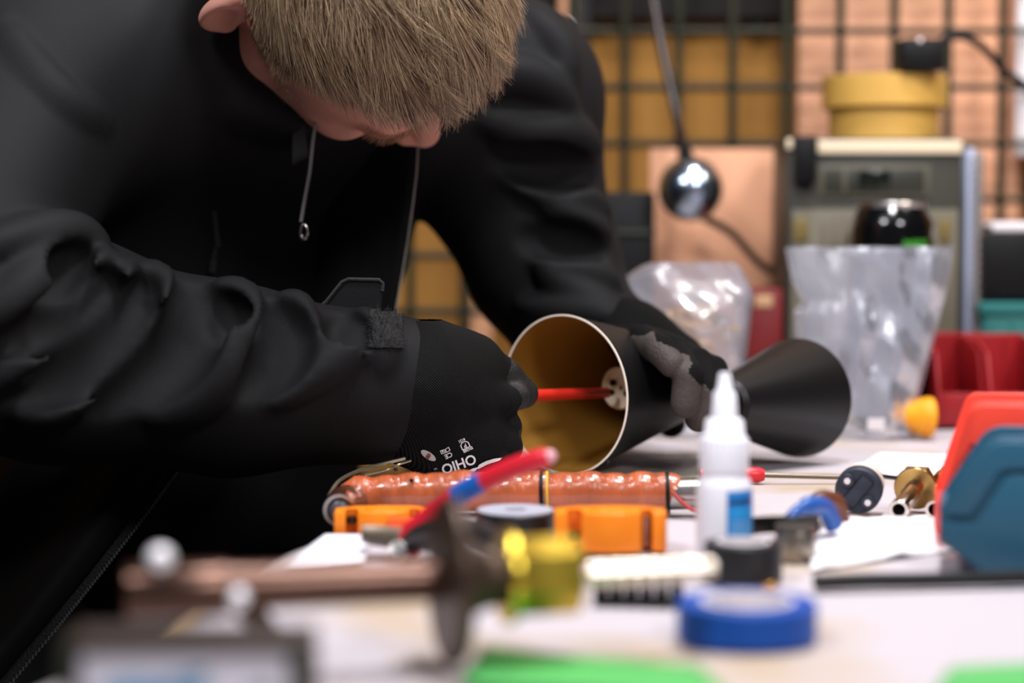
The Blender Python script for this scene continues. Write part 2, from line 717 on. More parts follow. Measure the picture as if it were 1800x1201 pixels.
wa, wb, wc, wd = G(1424, 1006), G(1690, 966), G(1700, 906), G(1440, 926)
sheet('bubble_wrap_sheet', quad_fn(wa, wb, wc, wd), 60, 46, wrap_z, 0.0012, m_bub, 'crumpled bubble wrap ridge in front of the brass fittings', 'bubble wrap')
m_pap = mat('white_paper', (236, 234, 242), 0.7, spec=0.2)
sheet('paper_sheet', quad_fn(G(1500, 832), G(1690, 858), G(1700, 806), G(1545, 800)), 16, 12,
      lambda x, y: 0.0022 + 0.0025 * max(0, math.sin(x * 30 - 2)) ** 2, 0.0004, m_pap, 'white printed paper sheet behind the brass fittings', 'paper')
m_pink = mat('pink_ink', (226, 150, 190), 0.7)
ol = obj('printed_line', B((0.030, 0.0014, 0.0002), tuple(G(1660, 826) + Vector((0, 0, 0.0052))), (0, 0, -0.5)), m_pink, bpy.data.objects['paper_sheet'])
ol.location = -bpy.data.objects['paper_sheet'].location
sheet('paper_scrap', quad_fn(G(500, 1000), G(640, 996), G(650, 948), G(572, 944)), 10, 10,
      lambda x, y: 0.0022 + 0.0006 * math.sin(x * 80), 0.0004, m_pap, 'white paper scrap near the bench edge beside the pliers', 'paper')
m_green = mat('green_card', (84, 178, 92), 0.45, spec=0.4)
sheet('green_card', quad_fn(G(812, 1215), G(1290, 1240), G(1232, 1186), G(850, 1150)), 12, 6,
      lambda x, y: 0.0026, 0.0006, m_green, 'bright green card lying at the front of the bench', 'card')
sheet('green_card', quad_fn(G(1640, 1230), G(1830, 1230), G(1830, 1178), G(1672, 1186)), 8, 6,
      lambda x, y: 0.0026, 0.0006, m_green, 'small green card at the right front corner of the bench', 'card')

# =================================================================== BEHIND THE BENCH WORK: boards, instrument, rolls
TZ = 0.0012
m_pine2 = mat('pale_plywood', (218, 160, 124), 0.55, var=0.14, vscale=10, stretch=(1, 1, 0.2), bump=0.1, spec=0.35)


def board(px0, px1, py0, y, th, label, m):
    x0, x1 = SX(px0, y), SX(px1, y)
    h = SZ(py0, y) - TZ
    bm = bmesh.new()
    box(bm, (x1 - x0, th, h), (0, 0, h / 2), bev=0.0015)
    o = obj('plywood_board', bm, m, None, 40)
    o.location = ((x0 + x1) / 2, y + th / 2, TZ)
    return tag(o, label, 'board')


board(1142, 1384, 262, 1.725, 0.012, 'pale plywood offcut standing behind the chrome ball lamp', m_pine2)
# tall board and white panel stand on the floor behind the grid
o = obj('plywood_board', B((SX(1786, 1.86) - SX(1398, 1.86), 0.018, 1.7), (0, 0, 0.85), bev=0.001), m_pine2)
o.location = ((SX(1786, 1.86) + SX(1398, 1.86)) / 2, 1.86, FLOOR_Z)
tag(o, 'tall pinkish plywood board behind the grey bench instrument', 'board')
m_white = mat('white_panel', (232, 226, 228), 0.5)
o = obj('white_panel', B((0.12, 0.014, 0.36), (0, 0, 0.18), bev=0.001), m_white)
o.location = (SX(1778, 1.83) + 0.06, 1.828, SZ(275, 1.83))
tag(o, 'white panel edge hanging at the right side of the plywood', 'panel')

# black cabinet behind the elbow
m_black = mat('black_plastic', (9, 9, 10), 0.5, var=0.1, spec=0.25)
sp = thing('black_cabinet', 'low black cabinet box behind the left elbow of the worker', 'box', (SX(1090, 1.70), 1.70, TZ))
hh = SZ(338, 1.70) - TZ
obj('body', B((0.058, 0.03, hh), (0, 0, hh / 2), bev=0.002), m_black, sp)
for k in range(3):
    obj('ledge', B((0.060, 0.004, 0.004), (0, -0.016, hh - 0.035 - k * 0.05), bev=0.0008), mat('dark_green_edge', (40, 44, 36), 0.5), sp)

# bench instrument
YI = 1.60
m_olive = mat('olive_grey_case', (50, 49, 40), 0.5, var=0.06)
m_beige = mat('beige_panel', (104, 98, 82), 0.55, var=0.06)
m_cream = mat('cream_strip', (226, 208, 178), 0.5)
m_frame = mat('panel_outline', (84, 80, 66), 0.5)
m_disp = mat('dark_display', (20, 24, 18), 0.15, spec=0.6)
x0, x1 = SX(1382, YI), SX(1690, YI)
wI, hI = x1 - x0, SZ(242, YI) - TZ
ins = thing('bench_instrument', 'olive grey bench instrument carrying two yellow tape rolls', 'instrument', ((x0 + x1) / 2, YI, TZ))


def ipx(px, py):
    return SX(px, YI) - (x0 + x1) / 2, SZ(py, YI) - TZ


obj('case', B((wI, 0.088, hI), (0, 0.044, hI / 2), bev=0.003), m_olive, ins)


def plate(name, pxa, pya, pxb, pyb, m, parent, th=0.002, off=0.0, bev=0.0005):
    a, b = ipx(pxa, pya), ipx(pxb, pyb)
    return obj(name, B((b[0] - a[0], th, a[1] - b[1]), ((a[0] + b[0]) / 2, -th / 2 - off, (a[1] + b[1]) / 2), bev=bev), m, parent)


plate('front_panel', 1390, 368, 1682, 690, m_beige, ins, 0.003)
plate('trim_strip', 1434, 247, 1686, 270, m_cream, ins, 0.004)
plate('corner_block', 1380, 244, 1390, 262, m_cream, ins, 0.003)
plate('handle', 1392, 240, 1430, 322, m_black, ins, 0.012, 0, 0.002)
dw = plate('display_window', 1436, 290, 1632, 346, m_frame, ins, 0.002)
plate('window_inset', 1446, 297, 1622, 339, mat('inset_grey', (46, 46, 38), 0.4), dw, 0.0006, 0.002, 0.0002)
plate('screen', 1506, 300, 1562, 330, m_disp, dw, 0.0008, 0.0027, 0.0002)
plate('divider', 1478, 297, 1486, 339, m_frame, dw, 0.001, 0.0026, 0.0002)
for (a, b, c, d) in ((1392, 382, 1418, 424), (1648, 384, 1668, 424)):
    p_ = plate('switch_plate', a, b, c, d, mat('switch_brown', (112, 96, 52), 0.4), ins, 0.002, 0.003)
for k, pxk in enumerate((1444, 1462, 1480)):
    plate('vent_slot', pxk, 392 - k * 6, pxk + 5, 440, mat('slot_dark', (96, 86, 70), 0.6), ins, 0.0006, 0.003, 0.0001)
a = ipx(1530, 420)
obj('dial', lathe(bmesh.new(), [(0.0, 0), (0.019, 0), (0.018, 0.006), (0.010, 0.007), (0.009, 0.016), (0.0, 0.017)], 28,
                  axis_m((a[0], -0.003, a[1]), (0, -1, 0))), m_black, ins)
for fx in (-1, 1):
    obj('foot', lathe(bmesh.new(), [(0.006, 0), (0.007, 0.004), (0, 0.004)], 14, M4((fx * wI * 0.4, 0.02, -0.0)), True), m_black, ins)

# yellow tape rolls on the instrument
m_yel = mat('yellow_tape', (204, 160, 78), 0.5, var=0.05, spec=0.4)
m_card = mat('cardboard_core', (150, 118, 80), 0.8)


def tape_roll(name, label, r, ri, h, m, loc, core=m_card, tail=None, group=None, seg=48):
    t = thing(name, label, 'tape roll', loc, 0, group)
    e = 0.0006
    obj('tape', lathe(bmesh.new(), [(ri + 0.0015, 0.0), (r - e, 0), (r, e), (r, h - e), (r - e, h), (ri + 0.0015, h), (ri + 0.0015, 0)], seg, cap=False), m, t)
    obj('core', lathe(bmesh.new(), [(ri, 0.0004), (ri + 0.0015, 0.0004), (ri + 0.0015, h + 0.0004), (ri, h + 0.0004), (ri, 0.0004)], seg, cap=False), core, t)
    return t


YR = 1.655
zt = TZ + hI
r1 = (SX(1650, YR) - SX(1458, YR)) / 2
h1 = SZ(184, YR) - SZ(240, YR)
tape_roll('tape_roll', 'lower of the two yellow tape rolls on the instrument', r1, 0.036, h1, m_yel, (SX(1554, YR), YR + 0.01, zt))
r2 = (SX(1664, YR) - SX(1446, YR)) / 2
h2 = SZ(126, YR) - SZ(182, YR)
tape_roll('tape_roll', 'upper, wider yellow tape roll under the black adapter', r2, 0.036, h2, m_yel, (SX(1555, YR), YR + 0.01, zt + h1 + 0.0006))
za = zt + h1 + h2 + 0.0014
ad = thing('power_adapter', 'black plug adapter on top of the yellow tape rolls', 'adapter', (SX(1597, YR), YR - 0.035, za))
ha = SZ(66, YR) - SZ(122, YR)
obj('body', B((0.036, 0.028, ha), (0, 0, ha / 2), bev=0.003), m_black, ad)
obj('status_light', ball(bmesh.new(), (-0.003, -0.0135, ha - 0.002), 0.0022, 10), m_white, ad)
pts = [W(1630, 84, YR), W(1680, 64, YR), W(1722, 78, YR), W(1765, 124, YR), W(1810, 160, YR), W(1870, 250, YR + 0.02), W(1930, 480, YR + 0.04), Vector((SX(1950, YR), YR + 0.04, TZ + 0.02)), Vector((SX(1985, YR), YR - 0.02, TZ + 0.0045)), Vector((SX(2120, YR), YR - 0.06, TZ + 0.0045))]
cb = obj('cable', tube(bmesh.new(), spline(pts, 8), 0.0034, 10), m_black, ad, world=True)

# spiral notebook leaning at the side of the instrument
nbx = SX(1702, 1.63)
nb = thing('spiral_notebook', 'spiral bound notebook with pale cover beside the instrument', 'notebook', (nbx, 1.63, TZ))
hN = SZ(262, 1.63) - TZ
obj('cover', B((0.006, 0.14, hN), (-0.004, 0.05, hN / 2), bev=0.0006), mat('pale_blue_cover', (176, 184, 206), 0.5), nb)
obj('pages', B((0.006, 0.138, hN - 0.006), (0.003, 0.05, hN / 2)), mat('page_edges', (150, 145, 140), 0.8), nb)
bmc = bmesh.new()
for k in range(int(hN / 0.0075)):
    zc = 0.004 + k * 0.0075
    tube(bmc, [(0.001 + 0.0055 * math.cos(a), -0.021 + 0.006 * math.sin(a), zc + 0.0004 * a) for a in np.linspace(0, 6.28, 11)], 0.0008, 5, True)
w_ = obj('spiral_binding', bmc, mat('coil_metal', (150, 140, 140), 0.3, 1.0), nb)
w_['kind'] = 'stuff'

# black can with a green mark, half behind the clear bag
YC = 1.515
can = thing('drink_can', 'glossy black drink can with green mark behind the tall clear bag', 'can', (SX(1567, YC), YC, TZ))
rc = (SX(1640, YC) - SX(1496, YC)) / 2
hc = SZ(356, YC) - TZ
m_can = mat('black_can_paint', (8, 8, 9), 0.16, coat=0.6)
m_alu = mat('aluminium', (190, 185, 180), 0.3, 1.0)
obj('body', lathe(bmesh.new(), [(0, 0.004), (rc * 0.7, 0.0), (rc * 0.78, 0.0), (rc, 0.012), (rc, hc - 0.019), (rc * 0.97, hc - 0.014), (rc * 0.80, hc - 0.004)], 48, cap=False), m_can, can)
lid = obj('lid', lathe(bmesh.new(), [(rc * 0.80, hc - 0.004), (rc * 0.83, hc - 0.001), (rc * 0.81, hc), (rc * 0.77, hc - 0.001), (rc * 0.75, hc - 0.006), (0, hc - 0.006)], 48, cap=False), m_alu, can)
obj('pull_tab', B((0.014, 0.022, 0.0012), (0, 0, hc - 0.0045), bev=0.0004), m_alu, lid)
m_cg = mat('green_print', (52, 128, 34), 0.4)
for k, (ang, l) in enumerate(((-78, 0.007), (-66, 0.008), (-54, 0.007))):
    bm = bmesh.new()
    n_ = 8
    vs = []
    for i in range(n_ + 1):
        t = i / n_
        zc = hc - 0.0285 - l * t
        a0 = math.radians(ang + 3.5 * math.sin(t * 9 + k))
        ww = 0.0046 * (1.15 - t) + 0.0004
        row = []
        for s_ in (-1, 1):
            aa = a0 + s_ * ww / rc
            row.append(bm.verts.new(((rc + 0.0003) * math.cos(aa), (rc + 0.0003) * math.sin(aa), zc)))
        vs.append(row)
    for i in range(n_):
        bm.faces.new((vs[i][0], vs[i][1], vs[i + 1][1], vs[i + 1][0]))
    obj('printed_mark', bm, m_cg, can)

# teal crate and the black box on it
YT = 1.60
m_teal = mat('teal_plastic', (30, 108, 104), 0.5, var=0.1)
tc_ = thing('teal_crate', 'teal plastic crate behind the dark red parts bins', 'crate', (SX(1802, YT), YT, TZ))
hT = SZ(532, YT) - TZ
wT = 0.070
obj('body', B((wT, 0.10, hT - 0.01), (0, 0.05, (hT - 0.01) / 2), bev=0.002), m_teal, tc_)
obj('rim', B((wT + 0.006, 0.106, 0.010), (0, 0.05, hT - 0.005), bev=0.002), m_teal, tc_)
for k in range(4):
    obj('rib', B((0.004, 0.003, hT - 0.014), (-0.027 + k * 0.018, -0.001, (hT - 0.014) / 2 + 0.001), bev=0.0006), m_teal, tc_)
bb = thing('storage_box', 'black storage box with white lid on the teal crate', 'box', (SX(1802, YT), YT, TZ + hT + 0.0005))
hb = SZ(410, YT) - TZ - hT
obj('body', B((0.074, 0.08, hb), (0, 0.05, hb / 2), bev=0.004), m_black, bb)
obj('lid', B((0.060, 0.07, SZ(392, YT) - SZ(410, YT)), (0.006, 0.05, hb + 0.0045), bev=0.003), m_white, bb)
# dark red box between the two clear bags
YD = 1.60
dr = thing('dark_red_box', 'dark red box standing between the two clear bags', 'box', (SX(1345, YD), YD, TZ))
hD = SZ(508, YD) - TZ
m_dred = mat('dark_red_plastic', (110, 18, 18), 0.45, var=0.1)
obj('body', B((0.030, 0.06, hD), (0, 0.03, hD / 2), bev=0.002), m_dred, dr)
obj('front_label', B((0.014, 0.0008, 0.010), (-0.001, -0.0006, hD - 0.010), bev=0.0002), mat('label_tan', (190, 150, 110), 0.6), dr)
obj('black_spine', B((0.008, 0.05, hD - 0.004), (0.0192, 0.03, hD / 2 - 0.002), bev=0.0008), m_black, dr)

# chrome ball lamp hanging on a dark arm
YB = 1.655
m_chrome = mat('dark_chrome', (176, 192, 210), 0.22, 1.0)
rb = 57 / FPX * YB
bc = W(1214, 333, YB)
bl = thing('ball_lamp', 'chrome ball lamp hanging on a thin dark arm', 'lamp', (bc.x, bc.y, bc.z - rb))
obj('ball', lathe(bmesh.new(), [(0 if abs(a) > 1.56 else rb * math.cos(a), rb * math.sin(a)) for a in np.linspace(-math.pi / 2, math.pi / 2, 25)], 40,
                  axis_m(bc, Vector((-0.2, 0, 1))), cap=False), m_chrome, bl, True, world=True)
top = W(1206, 278, YB)
obj('collar', tube(bmesh.new(), [top + Vector((0.0006, 0, -0.004)), top + Vector((-0.002, 0, 0.010))], [0.0075, 0.0055], 16), m_black, bl, world=True)
obj('arm', tube(bmesh.new(), spline([top, W(1186, 190, YB), W(1160, 70, YB + 0.03), W(1142, -30, YB + 0.06), W(1128, -90, YB + 0.12), W(1120, -112, GY - 0.007)], 6), [0.0042] * 31, 12),
    mat('dark_brown_arm', (46, 36, 32), 0.35), bl, world=True)
obj('clamp', B((0.02, 0.012, 0.03), tuple(W(1120, -112, GY - 0.006)), bev=0.002), m_black, bl, world=True)
cp = [bc + Vector((0.012, 0.012, -rb * 0.85)), W(1286, 410, YB + 0.03), W(1330, 458, YB + 0.04), W(1376, 498, YB + 0.052), W(1384, 560, YB + 0.056), W(1376, 700, YB + 0.055)]
cp[-1].z = TZ + 0.003
obj('cable', tube(bmesh.new(), spline(cp, 6), 0.0036, 10), mat('brown_cable', (58, 44, 32), 0.45), bl, world=True)

# white clip on the grid
cl = thing('plastic_clip', 'small white plastic clip on the wire grid by the post', 'clip', tuple(W(991, 92, GY - 0.006)))
hcl = SZ(34, GY) - SZ(92, GY)
obj('jaw', B((0.012, 0.005, hcl * 0.55), (0, 0, hcl * 0.275), bev=0.0015), m_white, cl)
obj('knob', ball(bmesh.new(), (0, 0, hcl * 0.75), 0.0085, 14), m_white, cl)

# =================================================================== THINGS ON THE BENCH, back to front
m_red = mat('bright_red_plastic', (246, 74, 56), 0.38, var=0.04)
m_blue_bin = mat('petrol_blue_plastic', (38, 88, 112), 0.4, var=0.05)
m_steel = mat('steel', (180, 176, 172), 0.25, 1.0)
m_brass = mat('brass', (196, 158, 96), 0.24, 1.0, var=0.12, vscale=60)
m_nickel = mat('nickel', (214, 200, 190), 0.16, 1.0)


def side_bin(label, Y, wide, outline, front_h_px, m, lines, xmax, rz=0.0):
    """open-fronted parts bin seen from its side; outline in photo pixels at depth Y"""
    ox = SX(min(p[0] for p in outline), Y)
    t = thing('parts_bin', label, 'parts bin', (ox, Y, 0.0), rz)
    t.scale = (1, 1, 0.965)

    def loc(p):
        return SX(p[0], Y) - ox, max(0.0, SZ(p[1], Y))
    pr = [loc(p) for p in outline]
    rot = Matrix.Rotation(math.pi / 2, 4, 'X')                # (x, y) outline -> x, z ; thickness -> -y
    th = 0.003
    for k, yy in enumerate((th, wide)):
        s = obj('side_panel', prism(bmesh.new(), pr, th, Matrix.Translation((0, yy, 0)) @ rot, 0.0008), m, t)
        if k == 0:
            for ln in lines:
                q = [loc(p) for p in ln]
                obj('raised_panel', prism(bmesh.new(), q, 0.0026, Matrix.Translation((0, 0.0002, 0)) @ rot, 0.0008), m, s)
    L = SX(xmax, Y) - ox
    hz = max(p[1] for p in pr)
    fz = SZ(front_h_px, Y)
    x_ch = [p for p in pr if p[1] < 0.002][0][0]
    obj('bottom', B((L - x_ch, wide - 2 * th, th), ((L + x_ch) / 2, wide / 2, th / 2)), m, t)
    obj('back_panel', B((th, wide - 2 * th, hz), (L - th / 2, wide / 2, hz / 2)), m, t)
    zb = [p for p in pr if p[0] < 0.0012]
    z0_ = min(p[1] for p in zb)
    bm = bmesh.new()
    prism(bm, [(0, z0_), (0.003, z0_), (0.003, fz), (0, fz)], wide - 2 * th, Matrix.Translation((0.0002, wide - th, 0)) @ rot, 0.0006)
    f = obj('front_wall', bm, m, t)
    bm = bmesh.new()
    prism(bm, [(x_ch, 0), (x_ch + 0.003, 0.001), (0.003, z0_), (0, z0_)], wide - 2 * th, Matrix.Translation((0, wide - th, 0)) @ rot)
    obj('front_chamfer', bm, m, t)
    return t


side_bin('petrol blue parts bin nearest the camera at the right', 0.862, 0.052,
         [(1656, 948), (1730, 1012), (1742, 1030), (2200, 1030), (2200, 757), (1762, 757), (1742, 764), (1727, 778), (1660, 886)], 886, m_blue_bin,
         [[(1664, 914), (1722, 914), (1764, 832), (1782, 824), (2190, 824), (2190, 1010), (1744, 1010), (1664, 946)],
          [(1667, 890), (1668, 900), (1712, 900), (1752, 818), (1772, 809), (2190, 809), (2190, 763), (1764, 763), (1746, 769), (1732, 782)]], 2200, -0.235)
side_bin('bright red parts bin behind the petrol blue one', 0.925, 0.055,
         [(1650, 938), (1690, 966), (1700, 974), (2200, 974), (2200, 696), (1722, 696), (1709, 703), (1702, 716), (1652, 880)], 880, m_red,
         [[(1655, 884), (1662, 890), (1706, 768), (2190, 768), (2190, 700), (1724, 700), (1712, 706), (1706, 718)],
          [(1655, 894), (1664, 900), (1664, 950), (1655, 938)]], 2200, -0.20)


def front_bin(label, px0, px1, Yf, l, top_px, front_px, m):
    x0, x1 = SX(px0, Yf), SX(px1, Yf)
    w = x1 - x0
    t = thing('parts_bin', label, 'parts bin', ((x0 + x1) / 2, Yf, TZ))
    h = SZ(top_px, Yf + 0.05) - TZ
    fh = SZ(front_px, Yf) - TZ
    th = 0.003
    pr = [(0, 0.004), (0.004, 0), (l, 0), (l, h), (0.045, h), (0.012, fh + (h - fh) * 0.75), (0, fh)]
    rot = Matrix(((0, 0, 1, 0), (1, 0, 0, 0), (0, 1, 0, 0), (0, 0, 0, 1)))
    for sx in (-w / 2, w / 2 - th):
        s = obj('side_panel', prism(bmesh.new(), pr, th, Matrix.Translation((sx, 0, 0)) @ rot, 0.0007), m, t)
    obj('rim', B((w + 0.003, 0.005, 0.005), (0, l, h), bev=0.001), m, t)
    obj('bottom', B((w - 2 * th, l - 0.008, th), (0, l / 2 + 0.002, th / 2)), m, t)
    obj('back_panel', B((w - 2 * th, th, h), (0, l - th / 2, h / 2)), m, t)
    obj('front_wall', B((w - 2 * th, th, fh - 0.003), (0, th / 2 + 0.001, fh / 2 + 0.001), bev=0.0007), m, t)
    for k in (-1, 1):
        obj('inner_rib', B((0.002, 0.002, h - 0.01), (k * w * 0.2, l - 0.004, h / 2 + 0.003)), m, t)
    return t


m_red2 = mat('deep_red_plastic', (150, 20, 26), 0.4, var=0.06)
front_bin('deep red parts bin next to the tall clear bag', 1650, 1734, 1.47, 0.085, 594, 690, m_red2)
front_bin('deep red parts bin at the right edge behind the bright red bin', 1742, 1850, 1.45, 0.085, 596, 690, m_red2)


# ------------------------------------------------------------------- clear bags
m_film = film('clear_bag_film', 0.36, (0.78, 0.82, 0.94), 0.10, 0.26)
m_film2 = film('clear_bag_film_milky', 0.40, (0.80, 0.82, 0.94), 0.10, 0.24)


def tri(x):
    return abs((x % 1.0) * 2 - 1)


def bag(label, rows, Y, depth, m, seed, label2=None):
    rows = sorted(rows)                                  # by py: (py, pxl, pxr, depth factor)
    r2 = random.Random(seed)
    waves = [(r2.uniform(0, 6.28), r2.uniform(14, 42), r2.random(), r2.uniform(0.3, 1.0)) for _ in range(7)]
    nu, nv = 34, 44
    t = thing('plastic_bag', label, 'plastic bag', (SX((rows[-1][1] + rows[-1][2]) / 2, Y), Y, TZ))

    def side(sgn):
        bm = bmesh.new()
        g = []
        for j in range(nv + 1):
            py = rows[0][0] + (rows[-1][0] - rows[0][0]) * j / nv
            for a, b in zip(rows, rows[1:]):
                if a[0] <= py <= b[0] + 1e-6:
                    f = (py - a[0]) / (b[0] - a[0])
                    break
            l, r, dp = (a[i] + (b[i] - a[i]) * f for i in (1, 2, 3))
            row = []
            for i in range(nu + 1):
                u = i / nu
                px = l + (r - l) * u
                p = W(px, py, Y)
                bul = math.sin(math.pi * u) ** 0.6 * depth * dp * sgn
                cr = sum(w * (tri((p.x * math.cos(a_) + p.z * math.sin(a_)) * fr + ph) - 0.5) for a_, fr, ph, w in waves) * 0.006
                env = min(1, 6 * u * (1 - u) + 0.12)
                p.y += bul + (cr if sgn < 0 else -cr * 0.7) * env
                p.z = max(p.z + cr * 0.12, TZ + 0.0005)
                row.append(bm.verts.new(p))
            g.append(row)
        for j in range(nv):
            for i in range(nu):
                bm.faces.new((g[j][i], g[j][i + 1], g[j + 1][i + 1], g[j + 1][i]))
        return bm
    obj('front_film', side(-1), m, t, 25, world=True)
    obj('back_film', side(1), m, t, 25, world=True)
    return t


bag('clear plastic bag of small brass hooks behind the gloved fingers',
    [(462, 1140, 1290, 0.45), (470, 1122, 1302, 0.5), (490, 1098, 1312, 0.6), (520, 1090, 1325, 0.7), (560, 1098, 1320, 0.9), (640, 1102, 1310, 1.0), (766, 1104, 1302, 0.9)],
    1.44, 0.028, m_film2, 3)
bag('taller clear plastic bag standing open beside the deep red bins',
    [(434, 1380, 1676, 0.55), (440, 1380, 1675, 0.6), (500, 1394, 1668, 0.6), (528, 1410, 1660, 0.65), (545, 1396, 1655, 0.7), (600, 1398, 1642, 0.85), (690, 1430, 1618, 1.0), (740, 1470, 1608, 1.0), (768, 1478, 1616, 0.9)],
    1.425, 0.030, m_film, 11)
m_hook = mat('brass_hook', (220, 180, 128), 0.45, 0.3)
hk = None
r3 = random.Random(5)
for i in range(12):
    px, py = 1172 + 84 * r3.random(), 535 + i * 10 + 6 * r3.random()
    p = W(px, py, 1.44 + r3.uniform(-0.010, 0.002))
    if hk is None:
        bm = tube(bmesh.new(), spline([(0, 0, 0), (0.004, 0, 0.010), (0.010, 0.001, 0.013), (0.014, 0, 0.006), (0.010, 0, -0.004)], 4), 0.0028, 8)
        hk = obj('brass_hook', bm, m_hook)
        o = hk
    else:
        o = hk.copy()
        COL.objects.link(o)
    o.location = p
    o.rotation_euler = (r3.uniform(-1, 1), r3.uniform(-3, 3), r3.uniform(-1, 1))
    tag(o, 'small curved brass hook inside the clear bag behind the fingers', 'hook', 'brass hooks in the clear bag')
# screws at the bottom of the taller bag
m_scr = mat('dark_screw', (60, 66, 62), 0.35, 0.8)
scw = None
for i in range(16):
    p = G(1496 + 104 * r3.random(), 770, 0)
    p = Vector((SX(1492 + 112 * r3.random(), 1.42), 1.415 + 0.018 * r3.random(), TZ + 0.004 + 0.006 * r3.random()))
    if scw is None:
        bm = lathe(bmesh.new(), [(0, 0), (0.0042, 0), (0.0042, 0.002), (0.0019, 0.0032), (0.0019, 0.013), (0, 0.016)], 12)
        scw = obj('wood_screw', bm, m_scr)
        o = scw
    else:
        o = scw.copy()
        COL.objects.link(o)
    o.location = p
    o.rotation_euler = (1.35 + r3.uniform(-0.3, 0.3), 0, r3.uniform(0, 6.28))
    tag(o, 'dark metal screw at the bottom of the taller clear bag', 'screw', 'dark screws in the taller bag')
o = obj('label_sticker', B((0.0125, 0.0006, 0.0085), tuple(W(1540, 746, 1.392)), (0.15, 0, 0.05)), m_white, None, world=True)
tag(o, 'small white label sticker on the foot of the taller bag', 'sticker')
oc = thing('cable_cone', 'orange plastic cone lying beside the taller clear bag', 'plastic cone', tuple(W(1630, 752, 1.41)))
cdir = Vector((-0.98, -0.10, 0.05))
p = W(1630, 720, 1.41)
p.z = 0.0155
m_or2 = mat('amber_plastic', (240, 158, 24), 0.4)
obj('cone', lathe(bmesh.new(), [(0.0, 0.0), (0.0138, 0), (0.0138, 0.006), (0.0125, 0.007), (0.0012, 0.028), (0, 0.0285)], 24, axis_m(p, cdir)), m_or2, oc, world=True)
obj('grip_rim', lathe(bmesh.new(), [(0.0145, -0.003), (0.0150, 0.0), (0.0145, 0.003), (0.0136, 0.003), (0.0136, -0.003), (0.0145, -0.003)], 24, axis_m(p, cdir), cap=False), m_or2, oc, world=True)

# ------------------------------------------------------------------- screwdriver lying on the bench
Ys = 1.165
sd = thing('screwdriver', 'thin screwdriver with red handle lying behind the glue bottle', 'screwdriver', (SX(1300, Ys), Ys, 0.0))
hz = 0.0048
obj('handle', lathe(bmesh.new(), [(0.0, -0.032), (0.0042, -0.031), (0.0048, -0.02), (0.0042, -0.008), (0.0048, -0.002), (0.0048, 0.004), (0.0034, 0.0075), (0.0, 0.0078)], 16,
                    axis_m((SX(1324, Ys), Ys, hz), (1, 0.03, 0))), mat('red_grip', (206, 34, 48), 0.35), sd, world=True)
obj('shaft', tube(bmesh.new(), [(SX(1340, Ys), Ys, hz), (SX(1492, Ys), Ys + 0.0015, hz - 0.0015)], 0.0016, 10), mat('dull_steel', (120, 110, 96), 0.35, 1.0), sd, world=True)

# ------------------------------------------------------------------- dark lamp socket and two brass fittings
Yk = 1.035
c = W(1508, 872, Yk)
ks = thing('lamp_socket', 'dark faced lamp socket with two pale contacts beside the brass fittings', 'lamp socket', (c.x, c.y, 0.0))
ax = Vector((0.30, 0.94, 0.10)).normalized()
c.z = max(c.z, 0.0128)
m_skt = mat('dark_bakelite', (44, 50, 62), 0.55, var=0.3, vscale=90, spec=0.4)
m_cer = mat('ceramic', (226, 214, 200), 0.4, var=0.05)
am = axis_m(c, ax)
bm = lathe(bmesh.new(), [(0, 0.0), (0.0118, 0.0), (0.0125, 0.0010), (0.0125, 0.008), (0, 0.008)], 40, am)
obj('face_disc', bm, m_skt, ks, world=True)
obj('ceramic_body', lathe(bmesh.new(), [(0, 0.0078), (0.0118, 0.0078), (0.0118, 0.019), (0.0108, 0.021), (0, 0.021)], 36, am), m_cer, ks, world=True)
obj('raised_bar', B((0.0080, 0.0190, 0.0016), (0, 0, 0), bev=0.0015), m_skt, ks)
o = bpy.data.objects['raised_bar']
o.matrix_local = Matrix.Translation(-Vector((c.x, c.y, 0))) @ am @ M4((0, 0, -0.0004), (0, 0, 0.66))
for sgn in (-1, 1):
    lx, ly = sgn * 0.0078, sgn * 0.0012
    wm = Matrix.Translation(-Vector((c.x, c.y, 0))) @ am @ Matrix.Rotation(0.66, 4, 'Z')
    o1 = obj('contact_boss', lathe(bmesh.new(), [(0, -0.0016), (0.0034, -0.0016), (0.0038, -0.001), (0.0038, 0.001), (0, 0.001)], 18), m_skt, ks)
    o1.matrix_local = wm @ M4((lx, ly, 0))
    o2 = obj('contact', lathe(bmesh.new(), [(0, -0.0022), (0.0017, -0.0022), (0.0017, 0), (0, 0)], 12), m_white, o1)


def fitting(px, label):
    a = W(px + 30, 862, 1.05)
    b = W(px, 882, 1.005)
    a.z, b.z = 0.0128, 0.0072
    t = thing('brass_fitting', label, 'pipe fitting', (a.x, a.y, 0), 0, 'brass fittings')
    d = (b - a).normalized()
    m_ = axis_m(a, d)
    L = (b - a).length
    obj('washer', lathe(bmesh.new(), [(0.005, 0), (0.0112, 0), (0.0116, 0.0005), (0.0116, 0.0022), (0.0112, 0.0027), (0.005, 0.0027), (0.005, 0)], 36, m_, cap=False), m_brass, t, world=True)
    hx = [(0.0118 * math.cos(math.pi / 3 * k), 0.0118 * math.sin(math.pi / 3 * k)) for k in range(6)]
    obj('hex_nut', prism(bmesh.new(), hx, 0.006, m_ @ Matrix.Translation((0, 0, -0.0068)), 0.0008), m_brass, t, 30, world=True)
    obj('tube', lathe(bmesh.new(), [(0.0036, -0.004), (0.0050, -0.004), (0.0050, L - 0.0005), (0.0046, L), (0.0036, L), (0.0036, -0.004)], 28, m_, cap=False), m_nickel, t, world=True)
    obj('bore', lathe(bmesh.new(), [(0, L - 0.016), (0.0036, L - 0.016)], 28, m_, cap=False), m_black, t, world=True)
    return t


fitting(1580, 'brass threaded fitting next to the dark lamp socket')
fitting(1643, 'brass threaded fitting half hidden by the bright red bin')

